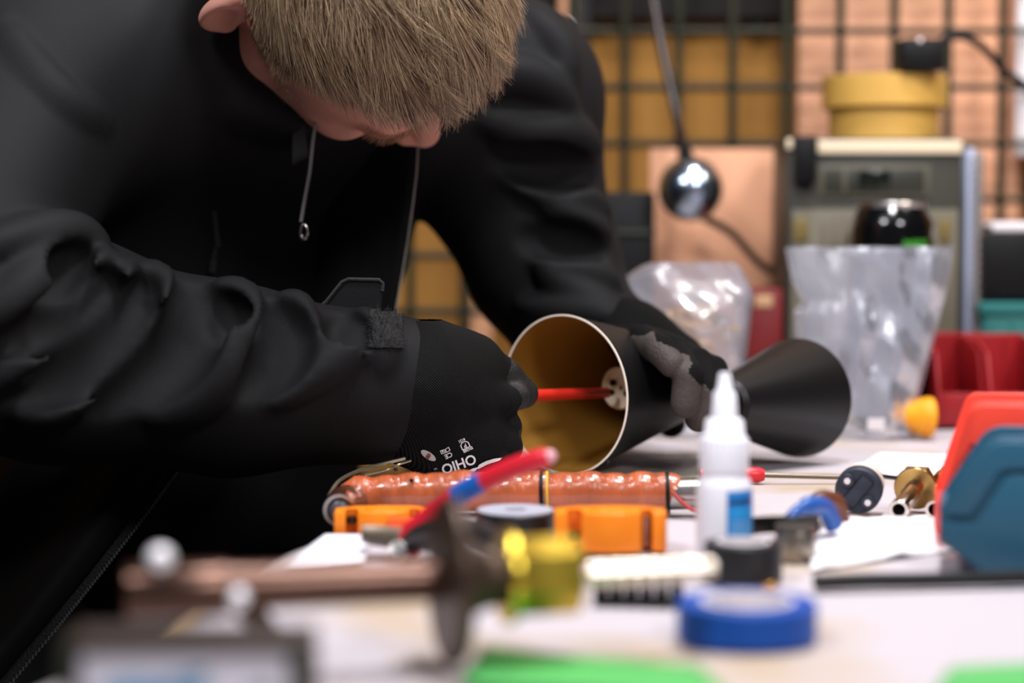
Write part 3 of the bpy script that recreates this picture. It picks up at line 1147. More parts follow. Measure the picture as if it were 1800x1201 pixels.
# ------------------------------------------------------------------- mains cable with blue and brown cores
Yc = 0.905
mc = thing('mains_cable', 'black cable end with blue and brown cores behind the black tape roll', 'cable', (SX(1380, Yc), Yc, 0.0))
obj('sheath', tube(bmesh.new(), spline([W(1240, 968, 0.94), W(1300, 930, 0.93), W(1370, 922, Yc), W(1438, 924, Yc)], 8), 0.0042, 12), m_black, mc, world=True)
obj('blue_core', tube(bmesh.new(), spline([W(1384, 918, 0.915), W(1412, 892, 0.925), W(1448, 892, 0.935), W(1466, 925, 0.94)], 6), [0.0018] + [0.0032] * 6 + [0.0046] * 12, 10),
    mat('blue_wire', (34, 88, 164), 0.35), mc, world=True)
obj('brown_core', tube(bmesh.new(), spline([W(1420, 912, 0.945), W(1440, 880, 0.955), W(1468, 884, 0.962), W(1478, 916, 0.965)], 6), [0.002] + [0.0048] * 18, 10),
    mat('brown_wire', (98, 58, 38), 0.4), mc, world=True)

# small steel canister
Yn = 0.895
cn = thing('steel_canister', 'small grey steel canister behind the black tape roll', 'canister', (SX(1402, Yn), Yn, 0.0))
obj('body', lathe(bmesh.new(), [(0, 0), (0.0088, 0), (0.0092, 0.0006), (0.0092, 0.0135), (0.0086, 0.0145), (0, 0.0145)], 32), mat('grey_can', (150, 140, 128), 0.35, 0.85), cn)
obj('cap', lathe(bmesh.new(), [(0.0, 0.0144), (0.0094, 0.0144), (0.0096, 0.0150), (0.0094, 0.0162), (0, 0.0162)], 32), mat('dark_cap', (70, 64, 58), 0.4), cn)

# ------------------------------------------------------------------- glue bottle
Yg = 0.895
m_ldpe = mat('translucent_white_plastic', (244, 244, 250), 0.38, spec=0.4)
gl = thing('glue_bottle', 'white glue bottle with long nozzle and blue label', 'bottle', (SX(1275, Yg), Yg, 0.0))


def gz(py):
    return SZ(py, Yg) - 0.0


def gr(px):
    return px / FPX * Yg


zb = gz(830)
obj('body', lathe(bmesh.new(), [(0, 0.0005), (gr(45), 0), (gr(49), 0.0015), (gr(49), gz(856)), (gr(47), gz(846)), (gr(38), gz(832)), (gr(36), gz(828)), (0, gz(828))], 40), m_ldpe, gl)
cpz = obj('cap', lathe(bmesh.new(), [(0, gz(829)), (gr(41), gz(829)), (gr(43), gz(824)), (gr(42), gz(772)), (gr(38), gz(766)), (gr(36), gz(764)), (gr(34), gz(740)), (gr(30), gz(736)), (0, gz(736))], 40), m_ldpe, gl)
bmr = bmesh.new()
for k in range(24):
    a = 2 * math.pi * k / 24
    box(bmr, (0.0008, 0.0012, gz(772) - gz(824)), (gr(42) * math.cos(a), gr(42) * math.sin(a), (gz(772) + gz(824)) / 2), (0, 0, a))
o = obj('grip_ridges', bmr, m_ldpe, cpz)
o['kind'] = 'stuff'
obj('nozzle', lathe(bmesh.new(), [(0, gz(737)), (gr(24), gz(737)), (gr(20), gz(690)), (gr(14), gz(684)), (gr(11), gz(660)), (gr(9), gz(655)), (0, gz(655))], 28), m_ldpe, gl)


def arc_patch(r, a0, a1, z0, z1, n=14):
    bm = bmesh.new()
    pr = None
    for k in range(n + 1):
        a = a0 + (a1 - a0) * k / n
        q = [bm.verts.new((r * math.cos(a), r * math.sin(a), z)) for z in (z0, z1)]
        if pr:
            bm.faces.new((pr[0], q[0], q[1], pr[1]))
        pr = q
    return bm


rl = gr(49) + 0.00025
lb = obj('label', arc_patch(rl, math.radians(-90), math.radians(28), gz(945), gz(858)), mat('blue_label', (26, 134, 214), 0.35), gl)
obj('label_band', arc_patch(rl + 0.0002, math.radians(-88), math.radians(20), gz(880), gz(873)), mat('navy_print', (14, 52, 108), 0.4), lb)
for k in range(5):
    obj('label_text_line', arc_patch(rl + 0.0002, math.radians(-84), math.radians(-20 + 8 * (k % 2)), gz(940 - k * 7), gz(938 - k * 7)), mat('pale_print', (150, 205, 240), 0.4), lb)
obj('label_field', arc_patch(rl + 0.0002, math.radians(-84), math.radians(24), gz(906), gz(886)), mat('cyan_print', (34, 156, 226), 0.4), lb)

# ------------------------------------------------------------------- wire wound coil
m_coil = mat('brown_wound_wire', (176, 88, 50), 0.32, var=0.22, vscale=40, coat=0.7, bump=0.5, bscale=90, stretch=(3, 1, 1), spec=0.6)
a, b = W(612, 884, 1.045), W(1182, 870, 1.035)
co = thing('wire_coil', 'brown wire wound coil with glossy wrapping behind the orange cutters', 'coil', ((a.x + b.x) / 2, 1.04, 0.0))
pts, rads = [], []
n = 260
for i in range(n + 1):
    t = i / n
    r = (0.0088 + 0.0018 * min(1, t * 3)) + 0.00022 * (i % 2) + 0.0005 * math.sin(t * 23) * math.sin(t * 57)
    if t < 0.02:
        r *= 0.75
    p = a.lerp(b, t)
    p.z = r + 0.0012
    pts.append(p)
    rads.append(r)
wd = obj('winding', tube(bmesh.new(), pts, rads, 24), m_coil, co, 60, world=True)
for k, (t, w_, mm) in enumerate(((0.600, 0.0022, m_black), (0.985, 0.0022, m_black), (0.618, 0.0012, mat('yellow_tie', (216, 178, 70), 0.4)))):
    p = a.lerp(b, t)
    p.z = 0.0118
    obj('tie', lathe(bmesh.new(), [(0.0100, -w_ / 2), (0.0115, -w_ / 2), (0.0115, w_ / 2), (0.0100, w_ / 2), (0.01, -w_ / 2)], 24, axis_m(p, b - a), cap=False), mm, co, world=True)
for (t, ang) in ((0.20, 0.2), (0.215, -0.7), (0.15, 0.9), (0.49, 0.6), (0.8, 1.0)):
    p = a.lerp(b, t)
    p += Vector((0, -math.cos(ang) * 0.0098, math.sin(ang) * 0.0098 + 0.0106))
    obj('resin_spot', ball(bmesh.new(), p, 0.0013, 8, (1, 0.5, 1)) if False else ball(bmesh.new(), p, 0.0012, 8), m_black, co, world=True)
d = (b - a).normalized()
obj('steel_tube', tube(bmesh.new(), [b + d * -0.004 + Vector((0, 0, 0.0005)), b + d * 0.018 + Vector((0, 0, 0.0005))], 0.0086, 24), m_steel, co, world=True)
obj('lead_wire', tube(bmesh.new(), spline([b + Vector((-0.002, -0.009, 0.004)), b + Vector((0.006, -0.012, -0.004)), b + Vector((0.013, -0.016, -0.007)), b + Vector((0.02, -0.012, -0.008))], 6), 0.0011, 8),
    mat('red_wire', (170, 50, 40), 0.4), co, world=True)
# bent glossy end of the coil with a grey plug
e0 = W(622, 878, 1.04)
e1 = W(600, 884, 1.02)
e2 = W(597, 896, 0.995)
m_wrap = mat('brown_clear_wrap', (104, 62, 46), 0.15, coat=1.0, bump=0.6, bscale=120)
obj('bent_end', tube(bmesh.new(), spline([e0, e1, e2], 6), [0.0085] * 6 + [0.0080] * 7, 20), m_wrap, co, world=True)
obj('plug', lathe(bmesh.new(), [(0, 0.0005), (0.0030, 0), (0.0052, -0.0012), (0.0064, -0.003), (0.0066, -0.006), (0, -0.006)], 24, axis_m(e2 + (e2 - e1).normalized() * 0.003, e2 - e1)), mat('grey_rubber', (84, 84, 90), 0.35), co, world=True)
obj('end_ring', lathe(bmesh.new(), [(0.0068, -0.003), (0.0083, -0.003), (0.0083, 0.003), (0.0068, 0.003), (0.0068, -0.003)], 24, axis_m(e2, e2 - e1), cap=False), m_steel, co, world=True)
obj('bare_wire', tube(bmesh.new(), spline([W(578, 872, 1.04), W(596, 846, 1.06), W(630, 828, 1.08), W(672, 816, 1.09), W(712, 806, 1.095)], 8), 0.0011, 8), mat('pale_wire', (170, 156, 130), 0.3, 0.8), co, world=True)
obj('bare_wire', tube(bmesh.new(), spline([W(640, 836, 1.08), W(680, 826, 1.09), W(700, 817, 1.09), W(722, 810, 1.095)], 8), 0.0007, 8), mat('pale_wire', (170, 156, 130), 0.3, 0.8), co, world=True)

# ------------------------------------------------------------------- orange tube cutters
m_or = mat('orange_plastic', (250, 138, 22), 0.4, var=0.03)
OUT = [(-2.7, -0.8), (-2.1, -0.85), (-2.1, 0.3), (-1.4, 0.3), (-1.4, -0.75), (-0.9, -1.02), (-0.45, -1.2), (0, -1.26), (0.45, -1.2), (0.9, -1.05), (1.45, -0.8), (1.45, 0.3), (2.0, 0.3),
       (2.0, -0.8), (2.6, -0.7), (2.7, -0.5), (2.7, 0.8), (1.5, 1.6), (-1.5, 1.6), (-2.7, 0.8)]


def cutter(label, px, Y, h, sc, rz, jaw=False):
    t = thing('tube_cutter', label, 'tube cutter', (SX(px, Y), Y, 0.0), rz)
    o = [(x * 0.01 * sc, y * 0.01 * sc) for x, y in OUT]
    obj('body', prism(bmesh.new(), o, h, None, 0.0008), m_or, t)
    obj('roller', lathe(bmesh.new(), [(0, 0.002), (0.0022, 0.002), (0.0022, h - 0.003), (0, h - 0.003)], 16, M4((0.0172 * sc, 0.0005, 0))), m_steel, t)
    obj('cutting_wheel', lathe(bmesh.new(), [(0, 0.004), (0.003, 0.005), (0.003, 0.008), (0, 0.009)], 16, M4((-0.0175 * sc, 0.0005, 0))), mat('dark_steel', (60, 54, 48), 0.4, 1.0), t)
    obj('cover_plate', lathe(bmesh.new(), [(0, h), (0.010 * sc, h), (0.0095 * sc, h + 0.0009), (0, h + 0.0012)], 28, M4((0, 0.0, 0))), m_or, t)
    if jaw:
        obj('jaw', B((0.020, 0.010, h * 0.72), (0.0125, -0.013, h * 0.36 + 0.001), bev=0.0012), mat('red_orange_plastic', (240, 92, 36), 0.4), t)
    return t


cutter('orange tube cutter standing in front of the coil, left of the glue bottle', 1074, 0.925, 0.0188, 0.99, 0.0)
cutter('orange tube cutter with reddish jaw at the left end of the coil', 672, 0.975, 0.0118, 0.9, 0.05, True)
sl = obj('steel_bar', B((0.064, 0.006, 0.003), tuple(W(1082, 984, 0.895) + Vector((0, 0, 0.001))), (0, 0, 0.02), bev=0.0005), mat('dark_steel', (60, 54, 48), 0.4, 1.0), None, world=True)
tag(sl, 'flat dark steel bar in front of the orange cutter', 'metal bar')

# ------------------------------------------------------------------- tape rolls
m_bt = mat('black_tape', (22, 22, 24), 0.42)
m_core_w = mat('white_core', (226, 220, 222), 0.6)
tr = tape_roll('tape_roll', 'black tape roll with shiny pale top beside the orange cutter', 0.0192, 0.006, 0.0155, m_bt, (SX(906, 0.945), 0.945, 0.0), m_core_w)
obj('top_label', lathe(bmesh.new(), [(0.0055, 0.0157), (0.0186, 0.0157), (0.0186, 0.0163), (0.0055, 0.0163), (0.0055, 0.0157)], 40, cap=False), mat('glossy_pale_label', (196, 198, 212), 0.22), tr)
tape_roll('tape_roll', 'plain black tape roll in front of the glue bottle', 0.0170, 0.010, 0.0166, m_bt, (SX(1310, 0.845), 0.845, 0.0), m_core_w)
m_blt = mat('blue_tape', (8, 74, 164), 0.4, var=0.05, spec=0.35)
bt = tape_roll('tape_roll', 'blue electrical tape roll lying at the front of the bench', 0.0264, 0.0160, 0.0140, m_blt, (SX(1317, 0.724), 0.724, 0.0), m_core_w)
bm = bmesh.new()
prev = None
for k in range(13):
    t = k / 12
    a_ = math.radians(-150 + 42 * t)
    rr = 0.0266 + 0.0032 * (1 - t) ** 2 * math.sin(min(1, (1 - t) * 1.4) * 2.2)
    q = [bm.verts.new((r_ * math.cos(a_), r_ * math.sin(a_), z)) for r_, z in ((rr, 0.0004), (rr, 0.0138), (rr + 0.0003, 0.0138), (rr + 0.0003, 0.0004))]
    if prev:
        for i in range(4):
            bm.faces.new((prev[i], q[i], q[(i + 1) % 4], prev[(i + 1) % 4]))
    prev = q
obj('tape_end', bm, m_blt, bt)
o = obj('brass_nut', prism(bmesh.new(), [(0.0032 * math.cos(math.pi / 3 * k), 0.0032 * math.sin(math.pi / 3 * k)) for k in range(6)], 0.003, None, 0.0004), mat('gold_brass', (226, 168, 60), 0.25, 1.0))
o.location = (SX(1356, 0.825), 0.822, 0.0)
tag(o, 'tiny brass nut lying before the plain black tape roll', 'nut')
o = obj('flat_strap', tube(bmesh.new(), spline([W(1432, 1040, 0.82), W(1520, 1036, 0.822), W(1640, 1034, 0.824), W(1830, 1028, 0.828), W(2000, 1026, 0.83)], 6), 0.0042, 10), m_black, None, world=True)
for v in o.data.vertices:
    v.co.z = v.co.z * 0.75
o.location.z = 0.0002
tag(o, 'flat black strap lying in front of the petrol blue bin', 'strap')

# black terminal strip
ts = thing('terminal_strip', 'black screw terminal strip beside the blue tape roll', 'terminal strip', (SX(1125, 0.79), 0.79, 0.0), -0.08)
for k in range(6):
    bm = bmesh.new()
    box(bm, (0.0054, 0.011, 0.006), (-0.0155 + k * 0.0062, 0, 0.003), bev=0.0007)
    e = obj('terminal', bm, m_black, ts)
    obj('screw_tower', lathe(bmesh.new(), [(0, 0.0055), (0.0024, 0.0055), (0.0022, 0.0105), (0.0014, 0.0106), (0.0014, 0.008), (0, 0.008)], 12, M4((-0.0155 + k * 0.0062, -0.001 + 0.002 * (k % 2), 0))), m_black, e)
obj('spine', B((0.036, 0.004, 0.003), (0, 0.0, 0.0018), bev=0.0004), m_black, ts)

# ------------------------------------------------------------------- pliers with red and blue handles
m_pr = mat('red_handle', (214, 34, 52), 0.32)
m_pb = mat('blue_handle', (22, 92, 178), 0.32)
m_jaw = mat('grey_tool_steel', (128, 116, 102), 0.4, 0.9, var=0.15, vscale=60)
pl = thing('pliers', 'open pliers with red and blue handle pointing up over the bench', 'pliers', (SX(700, 0.90), 0.90, 0.0))
hp = spline([W(714, 956, 0.905), W(742, 926, 0.90), W(790, 882, 0.892), W(842, 850, 0.885), W(912, 819, 0.876), W(966, 803, 0.870)], 8)
nh = len(hp)
rr = [0.0078 - 0.0030 * min(1, i / (nh * 0.45)) for i in range(nh)]
i0, i1 = int(nh * 0.46), int(nh * 0.62)
hn = obj('handle', tube(bmesh.new(), hp[:i0 + 1], rr[:i0 + 1], 16), m_pr, pl, world=True)
obj('blue_sleeve', tube(bmesh.new(), hp[i0:i1 + 1], [r * 1.03 for r in rr[i0:i1 + 1]], 16), m_pb, hn, world=True)
obj('upper_grip', tube(bmesh.new(), hp[i1:], rr[i1:-3] + [rr[-1], rr[-1] * 0.95, rr[-1] * 0.7], 16), m_pr, hn, world=True)
obj('end_cap', ball(bmesh.new(), hp[-1], 0.0032, 12), mat('pink_rubber', (236, 170, 180), 0.3), hn, world=True)
h2_ = spline([W(716, 955, 0.905), W(760, 935, 0.88), W(820, 930, 0.86), W(880, 955, 0.84)], 6)
for q in h2_:
    q.z = max(q.z, 0.006)
obj('handle', tube(bmesh.new(), h2_, 0.0055, 14), mat('dark_grip', (40, 34, 34), 0.45), pl, world=True)
jb = bmesh.new()
prism(jb, [(-0.034, -0.002), (-0.030, -0.006), (-0.012, -0.0085), (0.004, -0.009), (0.010, -0.004), (0.010, 0.006), (0.0, 0.009), (-0.014, 0.0065), (-0.030, 0.0035)], 0.0075, axis_m((0, 0, 0), (0.0, 0.35, 1)), 0.0012)
bmesh.ops.transform(jb, matrix=M4(tuple(W(672, 974, 0.905)), (0, 0.10, -0.05)), verts=jb.verts[:])
zmin = min(v.co.z for v in jb.verts)
bmesh.ops.translate(jb, vec=Vector((0, 0, max(0, 0.001 - zmin))), verts=jb.verts[:])
jw = obj('jaw', jb, m_jaw, pl, world=True)
obj('pivot', lathe(bmesh.new(), [(0, 0), (0.0042, 0), (0.0040, 0.0016), (0, 0.002)], 18, axis_m(W(700, 966, 0.893), (0.0, -0.8, 0.6))), m_steel, pl, world=True)

# ------------------------------------------------------------------- foreground pipe with flange, brass nut and threaded rod
m_bronze = mat('brown_bronze', (92, 68, 58), 0.30, 0.85, var=0.12, vscale=30)
m_flange = mat('dark_bronze', (74, 58, 48), 0.42, 0.6, var=0.15, vscale=30)
m_gold = mat('yellow_brass', (232, 200, 76), 0.30, 1.0)
m_thread = mat('threaded_steel', (236, 224, 206), 0.28, 1.0)
m_knob = mat('highlight_white', (252, 250, 252), 0.30, 0.3)  # near-white colour paints the bright highlight onto the whole knob
pa, pd_, pe = W(222, 1042, 0.650), W(795, 1024, 0.675), W(1256, 1001, 0.702)
pe = pa + (pe - pa)
ax = (pe - pa).normalized()


def on_axis(px):
    """point of the pipe axis seen at column px"""
    lo, hi = 0.0, 1.0
    for _ in range(40):
        m_ = (lo + hi) / 2
        q = pa.lerp(pe, m_)
        if CX + FPX * q.x / (q.y * math.cos(PITCH) - (q.z - CAMZ) * math.sin(PITCH)) < px:
            lo = m_
        else:
            hi = m_
    return pa.lerp(pe, lo)


pf = thing('pipe_fitting', 'brown metal pipe with round flange, yellow brass nut and threaded rod', 'pipe fitting', (pd_.x, pd_.y, 0.0))
q1, q2 = on_axis(222), on_axis(775)
L = (q2 - q1).length
obj('pipe', lathe(bmesh.new(), [(0.0058, 0.001), (0.0086, 0.0), (0.0092, 0.001), (0.0092, L * 0.30), (0.0080, L * 0.33), (0.0074, L), (0, L), (0, 0.03), (0.0058, 0.03), (0.0058, 0.001)], 40, axis_m(q1, ax), cap=False), m_bronze, pf, world=True)
qf = on_axis(790)
fr = qf.z - 0.0008
obj('flange', lathe(bmesh.new(), [(0, -0.0028), (fr * 0.55, -0.0028), (fr - 0.0015, -0.0024), (fr, -0.001), (fr, 0.0015), (fr - 0.001, 0.0030), (0.015, 0.0036), (0.012, 0.010), (0.0105, 0.014), (0.0105, (on_axis(886) - qf).length), (0, (on_axis(886) - qf).length)], 56, axis_m(qf, ax), cap=False), m_flange, pf, world=True)
qn = on_axis(884)
bm = lathe(bmesh.new(), [(0, 0), (0.0165, 0), (0.0170, 0.001), (0.0165, 0.0032), (0, 0.0034)], 40, axis_m(qn, ax))
nt_ = obj('brass_collar', bm, m_gold, pf, world=True)
hx = [(0.0138 * math.cos(math.pi / 3 * k + 0.3), 0.0138 * math.sin(math.pi / 3 * k + 0.3)) for k in range(6)]
qn2 = on_axis(1016)
obj('brass_nut', prism(bmesh.new(), hx, (qn2 - qn).length - 0.003, axis_m(qn + ax * 0.003, ax), 0.001), m_gold, pf, 30, world=True)
qr = on_axis(1250)
pts, rads = [], []
Lr = (qr - qn2).length + 0.004
nn = int(Lr / 0.0006)
for i in range(nn + 1):
    pts.append(qn2 - ax * 0.004 + ax * (Lr * i / nn))
    rads.append(0.0036 if i % 12 == 0 else 0.0039)
obj('threaded_rod', tube(bmesh.new(), pts, rads, 16), m_thread, pf, world=True)
q = on_axis(292)
pin = obj('pin', tube(bmesh.new(), [q, q + Vector((-0.001, -0.004, 0.010))], [0.0045, 0.0042], 16), m_bronze, pf, world=True)
obj('pin_knob', ball(bmesh.new(), q + Vector((-0.001, -0.0045, 0.0115)), 0.0046, 16), m_knob, pin, world=True)
q = on_axis(420)
foot = Vector((SX(505, 0.664), 0.664, 0.0012))
lg = obj('support_leg', tube(bmesh.new(), [q + Vector((-0.002, -0.001, 0.001)), q.lerp(foot, 0.5), foot], [0.0052, 0.0046, 0.0040], 14), m_flange, pf, world=True)
obj('leg_knob', ball(bmesh.new(), q + Vector((0.001, -0.008, -0.002)), 0.0036, 14), m_knob, lg, world=True)

# ------------------------------------------------------------------- framed box at the front left corner
bx0, bx1 = SX(96, 0.552), SX(538, 0.552)
fb = thing('panel_box', 'dark framed box with white printed front panel at the near bench corner', 'box', ((bx0 + bx1) / 2, 0.566, 0.0))
wb_, hb_ = bx1 - bx0, SZ(1132, 0.552)
m_db = mat('dark_brown_case', (54, 44, 40), 0.5, var=0.1)
obj('case', B((wb_, 0.026, hb_), (0, 0.002, hb_ / 2), bev=0.0012), m_db, fb)
for sx in (-1, 1):
    obj('frame_side', B((0.0055, 0.003, hb_), (sx * (wb_ / 2 - 0.00275), -0.0124, hb_ / 2), bev=0.0006), mat('dark_green_frame', (38, 40, 30), 0.5), fb)
obj('frame_top', B((wb_ - 0.011, 0.003, 0.0035), (0, -0.0124, hb_ - 0.00175), bev=0.0006), m_db, fb)
obj('frame_bottom', B((wb_ - 0.011, 0.003, 0.003), (0, -0.0124, 0.0015), bev=0.0006), m_db, fb)
pn = obj('panel', B((wb_ - 0.0112, 0.0012, hb_ - 0.0066), (0, -0.0117, hb_ / 2 - 0.0002)), mat('panel_white', (222, 220, 230), 0.45), fb)
m_pp = mat('blue_print', (92, 150, 186), 0.45)
for (cx, cz, sx, sz, mm) in ((-0.014, 0.021, 0.020, 0.007, m_pp), (0.0, 0.0225, 0.014, 0.006, m_pp), (0.022, 0.021, 0.007, 0.004, mat('grey_print', (130, 136, 146), 0.45)), (0.004, 0.0255, 0.006, 0.0025, mat('teal_print', (60, 110, 130), 0.45))):
    obj('printed_shape', prism(bmesh.new(), [(sx / 2 * math.cos(k * math.pi / 8), sz / 2 * math.sin(k * math.pi / 8)) for k in range(16)], 0.0003,
                               Matrix.Translation((cx, -0.0124, cz)) @ Matrix.Rotation(math.pi / 2, 4, 'X')), mm, pn)

# =================================================================== THE DOUBLE LAMP IN THE WORKER'S HANDS
m_shade = mat('matt_black_lacquer', (11, 11, 12), 0.45, spec=0.34, bump=0.03, bscale=400)
m_gold_in = mat('gold_lacquer', (168, 122, 48), 0.42, 0.55, var=0.06, vscale=12)
m_rim = mat('pale_rim', (252, 240, 222), 0.35)
R0 = W(991, 696, 1.20)
R0.z = 0.0502
A1 = Vector((0.655, 0.755, 0.012)).normalized()
L1, RA, RB = 0.115, 0.0498, 0.0275
R2 = Vector((SX(1403, 1.287), 1.287, 0.0405))
A2 = Vector((-0.585, -0.81, 0.03)).normalized()         # from the right rim back to its narrow end
L2, RC, RD = 0.098, 0.0395, 0.0170
lamp = thing('double_cone_lamp', 'black double cone lamp with gold inside held on the bench', 'lamp', (R0.x + 0.06, R0.y + 0.04, 0.0))


def shade(base, ax, L, r0, r1, edge):
    m_ = axis_m(base, ax)
    s = obj('shade', lathe(bmesh.new(), [(r0 - 0.0004, 0.0), (r0, 0.0004), (r1, L - 0.003), (r1 - 0.003, L), (0, L)], 96, m_, cap=False), m_shade, lamp, 30, world=True)
    obj('lining', lathe(bmesh.new(), [(r0 - 0.0010, 0.0004), (r1 - 0.0012, L - 0.004), (0, L - 0.004)], 96, m_, cap=False), m_gold_in, s, 30, world=True)
    obj('rim_edge', lathe(bmesh.new(), [(r0 - 0.0009, -0.0001), (r0 + 0.0001, -0.0001), (r0 + 0.0001, 0.0005), (r0 - 0.0009, 0.0005), (r0 - 0.0009, -0.0001)], 96, m_, cap=False), edge, s, 30, world=True)
    return s


sA = shade(R0, A1, L1, RA, RB, m_rim)
sB = shade(R2, A2, L2, RC, RD, m_shade)
E1, E2 = R0 + A1 * L1, R2 + A2 * L2
obj('joint', tube(bmesh.new(), spline([E1 - A1 * 0.002, E1 + A1 * 0.012, E2 + A2 * 0.012 + Vector((0.0, 0.01, 0)), E2 - A2 * 0.002], 8), 0.012, 18), m_shade, lamp, world=True)
# ceramic socket deep inside the left shade
cs = R0 + A1 * 0.055
m_ = axis_m(cs, A1)
m_cer2 = mat('white_ceramic', (238, 226, 206), 0.35)
so = obj('socket', lathe(bmesh.new(), [(0.0105, 0.0014), (0.0108, 0), (0.0132, 0.0), (0.0137, 0.0008), (0.0137, 0.012), (0.011, 0.016), (0.011, L1 - 0.06), (0, L1 - 0.06)], 40, m_, cap=False), m_cer2, lamp, world=True)
obj('socket_face', lathe(bmesh.new(), [(0, 0.0030), (0.0062, 0.0030), (0.0066, 0.0014), (0.0106, 0.0014)], 40, m_, cap=False), m_cer2, so, world=True)
for a in (0.5, 0.5 + math.pi):
    c = m_ @ Vector((0.0064 * math.cos(a), 0.0064 * math.sin(a), 0.0008))
    obj('contact_hole', lathe(bmesh.new(), [(0, 0), (0.0022, 0), (0.0022, 0.002), (0, 0.002)], 16, axis_m(c, A1)), m_black, so, world=True)
c = m_ @ Vector((0, 0, 0.0026))
obj('centre_screw', lathe(bmesh.new(), [(0, 0), (0.0016, 0), (0.0016, 0.002), (0, 0.002)], 14, axis_m(c, A1)), m_steel, so, world=True)

# screwdriver in the right hand
tip = cs + Vector((-0.0035, -0.003, -0.0025))
h0 = W(905, 697, 1.165)
dd = (tip - h0).normalized()
dr_ = thing('screwdriver', 'screwdriver with red insulated shaft held in the gloved fist', 'screwdriver', tuple(h0))
obj('insulated_shaft', tube(bmesh.new(), [h0 - dd * 0.006, tip - dd * 0.0065, tip - dd * 0.006], [0.0040, 0.0034, 0.0030], 16), mat('red_insulation', (206, 44, 30), 0.35), dr_, world=True)
obj('blade', tube(bmesh.new(), [tip - dd * 0.007, tip - dd * 0.0012, tip], [0.0019, 0.0021, 0.0016], 12), m_black, dr_, world=True)
obj('handle', lathe(bmesh.new(), [(0, -0.062), (0.008, -0.060), (0.0105, -0.05), (0.0095, -0.03), (0.0105, -0.015), (0.008, -0.004), (0, -0.003)], 20, axis_m(h0, dd)), mat('red_insulation', (206, 44, 30), 0.35), dr_, world=True)

# =================================================================== THE WORKER
SIDE, FRONT, ZUP = Vector((0.76, 0.65, 0)).normalized(), Vector((0.65, -0.76, 0)).normalized(), Vector((0, 0, 1))
TAX = [SIDE, FRONT, ZUP]
person = thing('person', 'worker in black jacket and black gloves leaning over the bench', 'person', (-0.30, 1.42, FLOOR_Z))
m_jacket = mat('black_softshell', (24, 24, 25), 0.68, bump=0.12, bscale=900, sheen=0.0, spec=0.14)
m_trous = mat('black_trousers', (16, 16, 18), 0.9)
m_glove = mat('black_knit', (12, 12, 12), 0.8, wave=0.8, wscale=330, spec=0.2, wdir='DIAGONAL')
m_coatg = mat('nitrile_coating', (66, 59, 55), 0.62, bump=0.5, bscale=700, spec=0.35, var=0.15, vscale=80)

RS, LS = Vector((-0.300, 1.20, 0.235)), Vector((-0.020, 1.395, 0.245))       # shoulders
NB = Vector((-0.150, 1.325, 0.275))                                          # neck base
RE, RW = W(-150, 545, 1.035), W(690, 684, 1.122)                             # right elbow, wrist
LE, LW = W(925, 430, 1.40), W(1075, 600, 1.335)

J = Solid()
J.ell((-0.265, 1.420, -0.05), TAX, (0.165, 0.115, 0.15), 0.05)
J.ell((-0.250, 1.410, 0.08), TAX, (0.160, 0.115, 0.15), 0.06)
J.ell((-0.215, 1.385, 0.17), TAX, (0.165, 0.110, 0.12), 0.06)
J.cone(RS, NB, 0.080, 0.085, 0.05)
J.cone(NB, LS, 0.085, 0.074, 0.05)
# right arm (image left)
J.cone(RS, RE, 0.078, 0.064, 0.03)
J.cone(RE, W(100, 612, 1.075), 0.064, 0.0605, 0.02)
J.cone(W(100, 612, 1.075), W(400, 668, 1.10), 0.0605, 0.0510, 0.02)
J.cone(W(400, 668, 1.10), W(668, 682, 1.119), 0.0510, 0.0432, 0.02)
# left arm (image right)
J.cone(LS, W(888, 180, 1.395), 0.066, 0.064, 0.03)
J.cone(W(888, 180, 1.395), W(905, 330, 1.40), 0.064, 0.060, 0.02)
J.cone(W(905, 330, 1.40), W(958, 470, 1.385), 0.060, 0.0520, 0.02)
J.cone(W(958, 470, 1.385), W(1010, 570, 1.355), 0.0520, 0.0400, 0.02)
J.cone(W(1010, 570, 1.355), LW, 0.0400, 0.0340, 0.02)


def fold(S, base, pts, r=0.010, h=0.005, k=0.012, op='u', taper=True, start=0.75):
    """a cloth fold: a ridge (or groove) laid on the sleeve along a line"""
    px = [p[0] for p in pts]
    py = [p[1] for p in pts]
    # resample
    q = spline([(a, b, 0) for a, b in pts], 3)
    P, ok = base.hit([v.x for v in q], [v.y for v in q], start)
    if ok.sum() < 2:
        return
    N = base.grad(P)
    P, N = P[ok], N[ok]
    n = len(P)
    for i in range(n - 1):
        def rad(t):
            return r * (0.45 + 0.55 * math.sin(math.pi * min(max(t, 0.04), 0.96))) if taper else r
        r0, r1 = rad(i / (n - 1)), rad((i + 1) / (n - 1))
        if op == 'u':
            c0, c1 = P[i] - N[i] * (r0 - h * r0 / r), P[i + 1] - N[i + 1] * (r1 - h * r1 / r)
        else:
            c0, c1 = P[i] + N[i] * (r0 - h * r0 / r), P[i + 1] + N[i + 1] * (r1 - h * r1 / r)
        S.cone(c0, c1, r0, r1, k, op)


